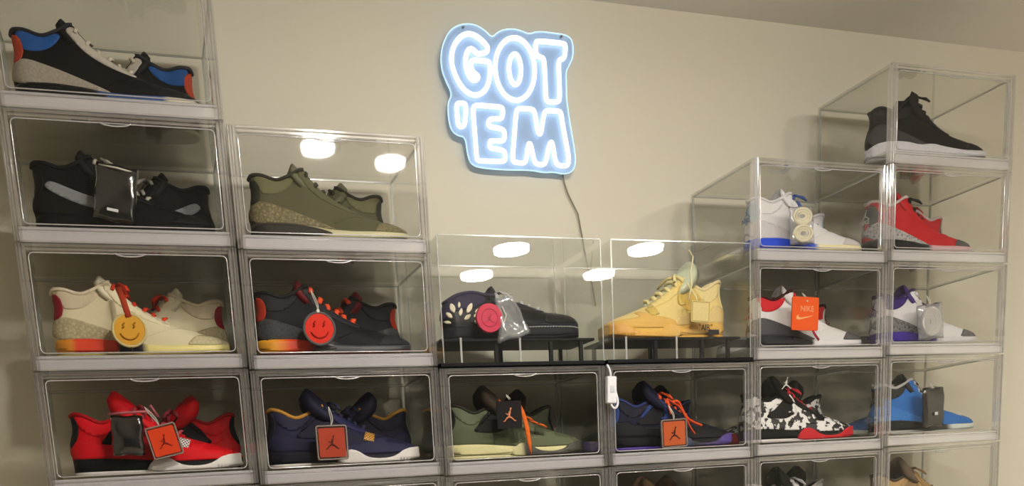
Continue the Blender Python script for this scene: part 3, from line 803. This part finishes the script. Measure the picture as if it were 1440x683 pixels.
pair(2, 1, 'high', 'high', dict(main=OLG, quarter=pm('545b45',.7,260,.12,.2), collar='5f6550', net='191a17', wing='171815', tab='171815', guard=pm('636952',.7,260,.12,.2), eyestay='565c47', lining='3a2e25', lace='d2632c', tongue='3a3026', rim='2c2b24', mid='d8d3a0', air='d8d3a0', wave=ramp_x([(0,'d8d3a0'),(.49,'d8d3a0'),(.53,'3a3934'),(1,'4a4b42')]), out=ramp_x([(0,'cfca98'),(.6,'cfca98'),(.65,'3a3934')]), grid='4a4f3d', loop=False),
     'olive sneaker with pale yellow heel sole behind the smoky tag', 'dark olive sneaker facing left behind the smoky tag', toe=1.055, heel=1.034)
DNV = pm('1a1d33', .65, 280, .15, .2)
pair(3, 1, 'high', 'high', dict(main=DNV, quarter='1a1b22', collar='1c1e2d', net='17181f', wing='2c3f78', tab='2e4680', guard='17171c', eyestay='1d1f30', lining='1a1c28', lace='e0572c', tongue='1d2036', rim='2d3a6c', mid='17171b', air='17171c', wave=ramp_x([(0,'18181b'),(.5,'27407c'),(.62,'1a1a1d'),(.8,'3d2a6a'),(.95,'6a55b5')]), out=ramp_x([(0,'3b1d86'),(.4,'4a2a9c'),(.6,'a5485a'),(.8,'4a2a9c')]), grid='202230'),
     'navy and black sneaker with purple sole behind the orange tag', 'black sneaker facing left behind the navy and purple one', toe=1.430, heel=1.392)
# single sneakers on the risers
z2, z3 = RISE[2] + .0004, RISE[3] + .0004
pair(2, 2, 'low', 'low', dict(main=pm('0e0e11', .35, 300, .2, .15), lining='2a2a2e', tongue='2a2b30', rim='34324a', lace='b4b4b8', mid='24252b', out='15151a', toe=pm('1a1a1e', .3, 300, .2, .1), fat=1.3),
     'black low sneaker with white leaf print on the black riser', toe=1.064, yn=.095, z=z2)
YEL = pm('e2cb86', .5, 240, .08, .15)
s = pair(3, 2, 'high', 'high', dict(main=YEL, quarter='dbc184', collar='e2cf94', net='cfae58', wing='dcc06a', tab='e0cf9c', guard=pm('dcb262', .5, 240, .1, .15), eyestay='e6d086', lining='d6c796', lace='ecdc9c', tongue=clear('pale_tongue', (.8,.9,.8), milk=.75, milkcol='d6dec2', rough=.3), rim='e3d2a0', mid='e2b75f', air='dcb060', wave=ramp_x([(0,'e0cf9c'),(.55,'e2b257'),(1,'dca04a')]), out='dca84e', grid='cdb25f', fat=1.4),
     'yellow sneaker with tall pale tongue facing left on the black riser', toe=.5, yn=.095, z=z3)
s.location = (1.424, .095, z3); s.rotation_euler = (0, 0, pi); s.scale = (1.0, 1.0, 1.12)
me = text_mesh('"AIR"', .0155); o = link('sole_lettering', me, s, pm('2a2a22')); o.rotation_euler = (0, 0, pi); o.location = (.070, .0440, .0185)
o = boxes('sole_window', [(.035,.062,.0405,.0425,.006,.015)], pm('26262a'), s)
# right-hand stacks
WHT = pm('d9d9dc', .5, 260, .05, .1)
pair(4, 3, 'mid', 'mid', dict(main=WHT, wing=cracked('cfcdd0','c0bfc4',260,.1), toe='c8c5c6', collar='dddde0', lining='c9ccd4', eyestay='dcdce0', lace='3c5a9c', mid=ramp_x([(0,'2a4fd6'),(.5,'3056d2'),(.54,'e9dfb4')]), out=ramp_x([(0,'d0d0dc'),(.5,'d4d2d2'),(.56,'e2d9b2')]), air='2a4fdc', tab='b7cfd9', rim='d6d6da', tongue='dedee2', logo='4a6aa8'),
     'white sneaker with bright blue sole behind the pouch of white laces', 'grey white sneaker behind the bright blue soled one', toe=1.786, heel=1.768, yn=.083)
pair(4, 2, 'mid', 'mid', dict(main=WHT, wing=cracked('3a3b40','56575c',300,.1), toe=cracked('4a4a4c','606062',300,.1), collar='c9232e', lining='7d1820', eyestay='e4e4e6', lace='c02230', mid=ramp_x([(0,'2e2f33'),(.47,'2e2f33'),(.5,'dcdce0')]), out=ramp_x([(0,'c9c9cc'),(.3,'3a3a3e'),(.5,'cfcfd4')]), air='2b2c31', tab='dcdcd6', rim='3a1418', tongue='d8d4d4', logo='9c2028', loop=False),
     'white sneaker with red collar and dark heel behind the orange tag', 'dim white sneaker showing its heel emblem, behind the orange tag', toe=1.790, heel=1.775)
SPL = blotch('101012', 'e4e4e4', 62, .50)
s = pair(4, 1, 'high', 'high', dict(main=SPL, quarter=SPL, collar=SPL, net='111113', wing=SPL, tab=SPL, guard=SPL, eyestay='141416', lining='111113', lace='b81c2a', tongue='070708', rim='0c0c0e', mid='0c0c0e', air='0f0f11', wave='c8202c', out=ramp_x([(0,'d8d4d4'),(.42,'d8d0d0'),(.48,'c42430')]), grid='141416', fat=1.3),
     'black and white splattered sneaker with red toe sole', 'dark sneaker facing left behind the splattered one', toe=1.768, heel=1.765)
jumper(.030, .0008, 'tongue_emblem', pm('e6e6e6'), s, (.100, -.0305, .128))
pair(4, 0, 'high', 'high', dict(main='d4d4d6', quarter='d8d8da', collar='dcdcde', net='222224', wing='cfcfd2', tab='d8d8da', guard='d0d0d2', eyestay='dadadc', lining='17171a', lace='c4c4c8', tongue='141416', rim='d0d0d2', mid='d2d2d4', wave='d2d2d4', out='b0b0b2', grid='8a8a8c'),
     'white sneaker with black tongue at the photo bottom edge', 'dark topped sneaker behind the white one at the bottom edge', toe=1.782, heel=1.775)
BK2 = pm('101012', .6, 280, .2, .15)
pair(5, 4, 'tall', 'tall', dict(main=BK2, collar='1d1d20', wing=pm('3d3d40', .6, 280, .15, .2), toe='1a1a1d', eyestay='18181b', lining='141416', lace='161618', tongue='1d1d20', nl=8, fat=1.5, rim='1a1a1d', mid='d2d2da', wave='d2d2da', out='b9b9c2'),
     'black sneaker with white wavy sole, alone in the highest right box', toe=2.125, yn=.095, rot=radians(-6))
RED = pm('bd2028', .55, 280, .1, .15)
pair(5, 3, 'mid', 'mid', dict(main=RED, wing=cracked('6c6c6e','c2c0c0',230,.2), toe='5a5658', collar='bd2830', lining='8a1a22', eyestay='c22028', lace='131315', mid=ramp_x([(0,'242428'),(.5,'2a2a2e'),(.54,'d2a8b0')]), out=ramp_x([(0,'2e2e32'),(.5,'3a3a3e'),(.55,'d8b4bc')]), air='232327', tab='5c5c5e', rim='c9b8ba', tongue='c42a32', logo='e0e0e0', fat=1.5),
     'red sneaker with black laces and grey heel print', 'red sneaker facing left behind the one with black laces', toe=2.112, heel=2.13)
pair(5, 2, 'mid', 'mid', dict(main=WHT, wing=cracked('3a3a3d','8c8c8e',230,.16), toe=cracked('4a4a4c','77777a',230,.12), collar='35206e', lining='2a1a58', eyestay='dcdce0', lace='d6d6da', mid=ramp_x([(0,'3a2690'),(.5,'3a2690'),(.53,'d4d4d8')]), out='c9c9d0', air='3c2794', tab='d8d8da', rim='2c1c50', tongue='4a3480', loop=False, logo='3a2a70'),
     'white sneaker with purple heel sole behind the clear lace pouch', 'white sneaker with purple tongue behind the clear lace pouch one', toe=2.140, heel=2.13)
BLU = cracked('2b6fc0', '3f86d4', 240, .10)
pair(5, 1, 'mid', 'mid', dict(main=pm('2a6cba', .6, 280, .12, .2), wing=BLU, toe='2a6cba', collar='26262a', lining='222226', eyestay='2c70c0', lace='b9c4cf', mid=ramp_x([(0,'17171b'),(.62,'1a1a1e'),(.68,'cfd6d2')]), out='a9adab', air='141418', tab='1f1f24', rim='b9b6b6', tongue='2a2a2e', loop=False),
     'blue sneaker with black heel sole behind the dark pouch', 'blue sneaker facing left, deep in the box of blue sneakers', toe=2.142, heel=2.13)
pair(5, 0, 'high', 'mid2' if False else 'high', dict(main='a88a5c', quarter='a4865a', collar='b39466', net='8d7350', wing='ab8d5e', tab='8f7448', guard='a88a5c', eyestay='9c7e52', lining='51463a', lace='8a6f46', tongue='6a5c4c', rim='4d4236', mid='b59c74', wave='b59c74', out='8a7556', grid='8d7350'),
     'tan sneaker with brown tongue at the bottom right edge', None, toe=2.142)
pair(3, 0, 'high', 'high', dict(main='4a4038', quarter='4a4038', collar='3f362f', net='222', wing='3a322c', tab='2a2522', guard='4a4038', eyestay='40372f', lining='2a2522', lace='5a4e42', tongue='75614b', rim='2a2522', mid='8a8074', out='6a6258', grid='2a2522') | dict(net='222222'),
     'brown sneaker with tan tongue tip just above the bottom edge', 'brown sneaker facing left behind the tan tongue tip one', toe=1.425, heel=1.405)

# ------------------------------------------------------------------ hanging tags, medallions and pouches
CORDM = pm('c9c6bd', .5, 200, .1, .05)
def hang(name, label, cat, px, py, Y, group=None, tilt=0):
    p = at(px, py, Y); return thing(name, label, cat, p, (0, radians(tilt), 0), group)
def size(px, py, Y, w, h):
    a, b = at(px-w/2, py, Y), at(px+w/2, py, Y); c, d = at(px, py-h/2, Y), at(px, py+h/2, Y)
    return abs(b.x-a.x), abs(c.z-d.z)
def cord(t, x0, z0, px, py, Y, r=.0009, mat=None, name='cord'):
    loc = t.location; e = at(px, py, Y) - loc
    m = t.rotation_euler.to_matrix().inverted() @ e
    a = Vector((x0, 0, z0)); q = [a, a*.6 + m*.4 + Vector((.002, -.003, -.004)), a*.2 + m*.8 + Vector((-.001, -.003, -.002)), m]
    q2 = [v + Vector((.004*sin(pi*i/3), 0, 0)) for i, v in enumerate(q)]
    tube(name, chaikin([tuple(v) for v in q], 2, False), r, mat or CORDM, t, 6)
    tube(name, chaikin([tuple(v) for v in q2], 2, False), r, mat or CORDM, t, 6)
def square_tag(label, px, py, w, h, Y, col, logo, tilt=0, case=True, cordto=None, insmat=None, group='square hang tags'):
    t = hang('hang_tag', label, 'hang tag', px, py, Y, group, tilt); w, h = size(px, py, Y, w, h)
    bm = bmesh.new(); add_slab(bm, round_rect(w*.84, h*.84, w*.04), -.0015, .0015); from_bm('insert', bm, insmat or pm(col, .5, 200, .05, .05), t)
    if case:
        bm = bmesh.new(); add_slab(bm, round_rect(w, h, w*.06), .0018, .0032)
        from_bm('case', bm, clear('tag_case', (.85, .83, .8), milk=.35, milkcol='8a8580', rough=.1, f0=.08), t)
        q = [(x, -.0008, z) for x, z in round_rect(w*.96, h*.96, w*.06)]
        tube('case_rim', q, .0017, pm('8d8078', .25, 200, .1, 0), t, 6, True)
    jumper(w*.50, .0006, 'emblem', pm(logo), t, (0, -.0017, -.002))
    if cordto: cord(t, 0, h*.48, cordto[0], cordto[1], Y)
    return t
square_tag('orange red square tag with leaping figure on the red sneaker', 231, 620, 44, 46, .020, 'd8431f', '7c1a14', -12, cordto=(203, 572))
square_tag('brown red square tag in clear case on the navy sneaker', 467, 622, 44, 49, .020, 'a8412c', '4b1c14', 0, cordto=(462, 572))
square_tag('smoky translucent tag with orange leaping figure', 716, 583, 41, 46, .018, '2b2b31', 'd9875c', 0, False, (712, 555), SMOKY)
square_tag('orange square tag in clear case on the navy and purple sneaker', 948, 609, 36, 40, .018, 'bd5a30', '3c2018', -2, cordto=(940, 570))

def medallion(label, px, py, w, Y, col, dark, rimc, strap):
    t = hang('medallion', label, 'medallion', px, py, Y, 'smiley medallions'); r = size(px, py, Y, w, w)[0]/2
    bm = bmesh.new(); add_cyl(bm, (0, -.002, 0), r*.86, .004, 48, 'Y'); from_bm('disc', bm, pm(col, .5, 160, .08, .2), t)
    bm = bmesh.new(); add_tube(bm, [(r*.93*cos(2*pi*k/48), 0, r*.93*sin(2*pi*k/48)) for k in range(48)], r*.085, 8, True); from_bm('rim', bm, pm(rimc, .35, 120, .1, .05), t, True)
    sm = [(r*.55*cos(a), -.0025, r*.55*sin(a)) for a in [radians(200+140*k/14) for k in range(15)]]
    tube('smile', sm, r*.05, pm(dark), t, 6)
    for s_ in (-1, 1):
        e = [(s_*r*.30-r*.08, -.0025, r*.10), (s_*r*.30+r*.05, -.0025, r*.22), (s_*r*.30-r*.05, -.0025, r*.26), (s_*r*.30+r*.08, -.0025, r*.42)]
        tube('eye', e, r*.045, pm(dark), t, 6)
    return t, r
t, r = medallion('yellow smiley medallion with cream rim on the cream sneaker', 182, 464, 50, .020, 'd9a23a', 'a5701c', 'cdbf8d', 1)
a, b = at(166, 405, .035)-t.location, at(181, 446, .02)-t.location
tube('strap', [a, a*.6+b*.4+Vector((.001,-.006,0)), b+Vector((0,-.003,0))], .0052, pm('a63a22', .6), t, 8, flat=.35, up=(0,1,0))
tube('cord', [(0,-.001,-r*.95),(.001,-.001,-r*1.1),(.001,-.001,-r*1.25)], .0012, pm('3a2a20'), t, 6)
t, r = medallion('red smiley medallion with clear rim on the black sneaker', 449, 462, 46, .020, 'd8301f', '9c1510', '5c5a5c', 1)
cord(t, 0, r, 437, 408, .05, .0012, pm('b9b4ac'))
bm = bmesh.new(); add_cyl(bm, (0,-.003,0), .003, .004, 12, 'Y'); o = from_bm('bead', bm, pm('e6e2da', .3), t); o.location = (0, 0, r*1.02)

def pouch(label, px, py, w, h, Y, mat, tilt=0, seed=1, puff=.0065, name='plastic_pouch', fold=.0025, taper=.0):
    t = hang(name, label, 'pouch', px, py, Y, None, tilt); w, h = size(px, py, Y, w, h)
    rnd = random.Random(seed); N, M = 12, 16; bm = bmesh.new()
    ph = [(rnd.uniform(0, 6), rnd.uniform(30, 90), rnd.uniform(-80, 80)) for _ in range(5)]
    for sg in (-1, 1):
        g = []
        for j in range(M+1):
            row = []
            for i in range(N+1):
                a, b = -1+2*i/N, -1+2*j/M; k = (1-a**4)*(1-b**4)
                x, z = a*w/2*(1-taper*(b+1)/2 + .03*sin(7*b+seed)), b*h/2*(1+.03*sin(5*a+seed))
                y = sg*(puff*sqrt(max(0, k))) + k*fold*sum(sin(p+fx*x+fz*z) for p, fx, fz in ph)*.5
                row.append(bm.verts.new((x, y, z)))
            g.append(row)
        for j in range(M):
            for i in range(N): bm.faces.new((g[j][i], g[j][i+1], g[j+1][i+1], g[j+1][i]))
    bmesh.ops.remove_doubles(bm, verts=bm.verts[:], dist=.0002)
    from_bm('bag', bm, mat, t, True)
    return t, w, h
t, w, h = pouch('dark plastic pouch hanging on the black sneaker with grey swoosh', 163, 272, 58, 80, .024, DARKBAG, 10, 2, .006)
boxes('label_strip', [(-.012, .006, -.0105, -.0095, -h*.36, -h*.31)], pm('cfd2d6'), t)
tube('zip', [(-w*.45,-.001,h*.44),(0,-.009,h*.42),(w*.45,-.001,h*.43)], .0016, CORDM, t, 6)
cord(t, .01, h*.45, 150, 226, .05, .0012)
t, w, h = pouch('black plastic pouch hanging on the red sneaker', 180, 612, 46, 56, .024, DARKBAG, 2, 5, .007)
tube('tie', [(-w*.55,-.003,h*.52),(0,-.009,h*.56),(w*.7,-.004,h*.60),(w*1.0,-.004,h*.45),(w*.75,-.008,h*.75)], .0024, pm('b0606a', .5), t, 7)
for i, (dx, dz) in enumerate(((.3,.2),(.36,.05),(.28,-.05))): pass
t, w, h = pouch('pouch of cream spare laces hanging on the white and blue sneaker', 1127, 317, 34, 54, .024, WRAP, -4, 7, .0065)
bm = bmesh.new()
for k in range(6):
    rr = 1-.28*(k//2); pts = [(w*.36*cos(2*pi*i/20)*rr, -.004+.001*(k//2), h*.20*sin(2*pi*i/20)*rr+(h*.22 if k % 2 else -h*.22)) for i in range(20)]
    add_tube(bm, pts, .0036, 6, True)
from_bm('spare_laces', bm, pm('d8d3bc', .7), t, True)
cord(t, 0, h*.45, 1120, 283, .04, .0016, pm('3d5a9a'))
t, w, h = pouch('clear crumpled pouch of white laces on the white and purple sneaker', 1308, 452, 36, 50, .024, WRAP, -6, 9, .007, fold=.003)
bm = bmesh.new()
for k in range(5):
    pts = [(w*.34*cos(2*pi*i/20)*(1-.2*k), -.004+.0012*k, h*.38*sin(2*pi*i/20)*(1-.17*k)) for i in range(20)]
    add_tube(bm, pts, .0036, 6, True)
from_bm('spare_laces', bm, pm('d6d2cc', .7), t, True)
cord(t, 0, h*.45, 1302, 415, .04, .0012)
t, w, h = pouch('dark plastic pouch hanging on the blue sneaker', 1312, 572, 30, 54, .024, DARKBAG, -2, 11, .007)
boxes('label_strip', [(-.004, .005, -.0095, -.0088, -h*.22, -h*.14)], pm('cfd2d6'), t)
cord(t, 0, h*.45, 1306, 538, .04, .001)
t, w, h = pouch('torn clear wrap draped over the black leaf print sneaker', 716, 446, 50, 62, .036, WRAP, -14, 13, .010, 'plastic_wrap', .006, .5)
# round red tag in the wrap
t = hang('round_tag', 'round red tag tucked in clear wrap on the black leaf sneaker', 'hang tag', 688, 447, .030, None, 6)
r = size(688, 447, .03, 36, 36)[0]/2
bm = bmesh.new(); add_cyl(bm, (0,-.003,0), r, .006, 40, 'Y', r*1.04); from_bm('disc', bm, pm('c93a56', .4, 150, .1, .05), t)
bm = bmesh.new(); add_tube(bm, [(r*.62*cos(2*pi*k/32), -.0032, r*.62*sin(2*pi*k/32)) for k in range(32)], .0007, 6, True); from_bm('ring_mark', bm, pm('a32944', .4), t, True)
jumper(r*.7, .0006, 'emblem', pm('9c2440'), t, (0, -.0031, -.002))
bm = bmesh.new(); add_tube(bm, [(r*.9, -.002, r*.9), (r*1.25, -.004, r*.3), (r*1.0, -.004, -r*.5), (r*1.3, -.004, -r*.8)], .0016, 6); from_bm('cord', bm, CORDM, t, True)

# orange rectangular tag with swoosh
t = hang('hang_tag', 'plain orange tag with letters and swoosh on the white sneaker', 'hang tag', 1132, 441, .018, None, 2)
w, h = size(1132, 441, .018, 37, 47)
bm = bmesh.new(); add_slab(bm, round_rect(w, h, .004), -.0014, .0014); from_bm('card', bm, pm('e8591c', .5, 200, .04, .05), t)
bm = bmesh.new(); add_slab(bm, chaikin([((.42-p[0]*.72)*-w + w*.06, (p[1]*.42-.24)*h) for p in SWOOSH], 1), -.0021, -.0013); from_bm('swoosh', bm, pm('f2b07c'), t)
o = link('lettering', text_mesh('NIKE', h*.24), t, pm('e9a878')); o.location = (w*.06, -.0016, h*.14); 
tube('ribbon', [(w*.30, -.001, -h*.49), (w*.40, -.001, -h*.62), (w*.56, -.001, -h*.78)], .003, pm('9c2440'), t, 6, flat=.3, up=(0,1,0))
bm = bmesh.new(); add_cyl(bm, (w*.05,-.0022,h*.38), .0022, .004, 12, 'Y'); from_bm('eyelet', bm, pm('c9c2ba', .3), t)
cord(t, w*.05, h*.38, 1128, 412, .045, .001)
# small square paper tag on the yellow sneaker
t = hang('hang_tag', 'pale square tag hanging on the yellow sneaker', 'hang tag', 985, 438, .034, None, 3)
w, h = size(985, 438, .034, 26, 30)
bm = bmesh.new(); add_slab(bm, round_rect(w, h, .003), -.0013, .0013); from_bm('card', bm, pm('dcc98c', .5), t)
q = [(x, -.0012, z) for x, z in round_rect(w*.9, h*.9, .003)]; tube('border', q, .0009, pm('bda45f'), t, 6, True)
cord(t, -w*.2, h*.5, 966, 398, .05, .0012, pm('e6dba8'))
tube('loop', [(-w*.7, -.002, h*.5), (-w*.55, -.003, h*1.2), (-w*.5, .006, h*1.9), (-w*.3, .012, h*2.6), (-w*.55, .012, h*2.9)], .0016, pm('e9e0b8'), t, 7)
# orange straps
t = hang('lace_strap', 'orange woven strap hanging beside the smoky tag', 'strap', 742, 618, .020)
p0, p1, p2 = at(729, 565, .03)-t.location, at(741, 600, .02)-t.location, at(747, 638, .02)-t.location
tube('webbing', [p0, p0*.5+p1*.5+Vector((0,-.004,0)), p1, p1*.4+p2*.6, p2], [.003, .0045, .0052, .0045, .0015], pm('dd6a26', .6), t, 8, flat=.35, up=(0,1,0))
bm = bmesh.new()
for (x, y) in ((724,574),(743,588),(752,594),(763,598)):
    q = at(x, y, .03)-t.location; add_tube(bm, [q+Vector((-.007,0,.003)), q+Vector((0,-.004,.0)), q+Vector((.007,0,-.003))], .0042, 8, flat=.5)
from_bm('lace_ends', bm, pm('dd6a26', .6), t, True)
t = hang('lace_strap', 'orange laces looped over the navy and purple sneaker', 'strap', 958, 590, .022)
bm = bmesh.new()
for pts, rr in ((((938,560),(945,566),(956,572),(962,585),(970,600),(976,610)), .0036), (((944,565),(952,563),(958,574),(964,588),(976,594),(985,598)), .0050), (((938,560),(940,572),(944,582)), .003)):
    add_tube(bm, chaikin([tuple(at(x, y, .028)-t.location + Vector((0, -.003*(i % 2), 0))) for i, (x, y) in enumerate(pts)], 1, False), rr, 8, flat=.5)
from_bm('webbing', bm, pm('e0562c', .6), t, True)

# ------------------------------------------------------------------ neon sign
SY = WY - .022
ZB = 5.69
def A1(x, y): return (610 + x/ZB, 25 + y/ZB)
def A2(x, y): return (610 + x/ZB, 135 + y/ZB)
strokes = [
 [A1(*p) for p in ((140,330),(150,250),(185,180),(235,135),(285,125),(340,145),(400,195),(435,240),(425,275),(385,285),(350,290),(325,265),(300,245),(275,255),(258,300),(252,370),(265,430),(290,480),(320,505),(350,490),(355,465),(330,450),(305,420),(295,380),(300,340),(350,340),(410,345),(448,355),(452,420),(445,500),(420,570),(375,610),(325,622),(270,600),(220,550),(180,480),(150,400))],
 [A1(650+158*cos(a)*1.0+10*sin(a), 410+250*sin(a)) for a in [2*pi*k/40 for k in range(40)]],
 [A1(650+48*cos(a)+4*sin(a), 412+122*sin(a)) for a in [2*pi*k/28 for k in range(28)]],
 [A1(*p) for p in ((815,190),(850,187),(940,195),(1040,205),(1055,225),(1050,300),(1035,330),(1000,335),(1000,420),(1005,520),(1008,640),(1000,670),(960,675),(910,672),(895,640),(893,520),(887,400),(880,325),(850,315),(820,300),(815,250))],
 [A2(*p) for p in ((190,55),(250,58),(258,90),(255,160),(248,230),(220,248),(195,235),(188,160),(182,90))],
 [A2(*p) for p in ((320,75),(380,75),(460,82),(540,88),(555,115),(548,170),(525,185),(470,180),(440,195),(435,230),(460,250),(530,258),(565,280),(568,330),(555,360),(500,360),(455,355),(445,385),(455,420),(520,425),(565,440),(575,480),(570,522),(500,522),(410,520),(350,518),(342,480),(335,380),(325,250),(315,130))],
 [A2(*p) for p in ((670,100),(720,100),(790,105),(808,130),(818,200),(830,270),(845,310),(860,290),(870,220),(882,150),(895,115),(950,118),(1010,122),(1020,150),(1035,250),(1060,380),(1082,500),(1075,555),(1030,560),(985,550),(968,500),(958,430),(945,365),(930,375),(915,430),(900,520),(880,550),(840,548),(810,535),(795,480),(780,400),(765,375),(755,395),(748,460),(738,520),(715,538),(670,532),(635,525),(632,480),(640,380),(650,250),(658,140))],
]
o0 = at(715, 140, SY)
sign = thing('neon_sign', 'glowing white outline letter neon sign reading GOT EM on the wall', 'neon sign', o0)
NEON = emit('neon_glow', 'e2efff', NEON_POWER)
for st in strokes:
    st = chaikin(st, 2)
    tube('neon_tube', [at(x, y, SY-.006)-o0 for x, y in st], .0050, NEON, sign, 8, True)
    # dark tube socket track behind each stroke
back = [A1(*p) for p in ((150,610),(95,500),(62,400),(58,290),(85,180),(140,90),(230,50),(330,55),(410,105),(465,165),(520,110),(610,88),(700,105),(760,135),(830,110),(960,125),(1060,140),(1110,185),(1115,310),(1080,385),(1055,430),(1060,560),(1060,640))] + \
       [A2(*p) for p in ((1068,80),(1085,200),(1120,400),(1135,520),(1115,600),(1040,625),(960,605),(880,612),(780,590),(600,590),(380,575),(300,545),(272,470),(255,325),(190,315),(140,270),(120,180),(112,60))]
back = chaikin(back, 2)
bm = bmesh.new(); add_slab(bm, [((at(x, y, SY)-o0).x, (at(x, y, SY)-o0).z) for x, y in back], .0, .004)
from_bm('backing_plate', bm, clear('blue_acrylic', (.74, .85, .98), milk=.48, milkcol='c4defc', rough=.1, f0=.05), sign)
tube('plate_edge', [at(x, y, SY+.002)-o0 for x, y in back], .0017, emit('self_lit_edge', 'c4e8ff', 1.5), sign, 6, True)  # emission added to the edge, standing in for tube light guided through the plate
for p in (A1(233, 78), A1(1018, 152)):
    q = at(p[0], p[1], SY)-o0; bm = bmesh.new(); add_cyl(bm, (q.x, -.003, q.z), .0026, .024, 12, 'Y'); from_bm('standoff', bm, pm('8c9298', .3, metal=.8), sign)
cpts = [(791,243),(794,258),(799,273),(806,287),(813,301),(816,318),(819,334),(822,352),(826,372),(832,395),(838,430)]
tube('power_cord', [at(x, y, WY-.006)-o0 for x, y in cpts], .0016, pm('8f8a78', .5), sign, 6)

# inline switch hanging in front of the seam between the third and fourth stack
WHP = pm('d9dbe2', .35, 150, .03, .03)
o1 = at(859, 548, -.012)
sw = thing('inline_switch', 'white inline cord switch hanging between olive and navy sneaker boxes', 'switch', o1, (0, radians(2), 0))
w, h = size(859, 548, -.012, 13, 38)
boxes('housing', [(-w/2, w/2, -.006, .006, -h/2, h/2)], WHP, sw, .0028)
boxes('button', [(-w*.22, w*.22, -.0072, -.0062, -h*.10, h*.14)], pm('c4c7d0', .4), sw, .0004)
tube('cord', chaikin([(0,0,h*.48),(-.001,0,h*.62),(-.002,.003,h*.80),(-.003,.010,h*.95)], 1, False), .0022, WHP, sw, 8)
tube('cord', chaikin([(0,0,-h*.48),(.002,-.001,-h*.62),(.008,-.002,-h*.70),(.014,-.002,-h*.60),(.016,-.001,-h*.40),(.013,.001,-h*.15),(.011,.004,h*.05)], 2, False), .0024, WHP, sw, 8)
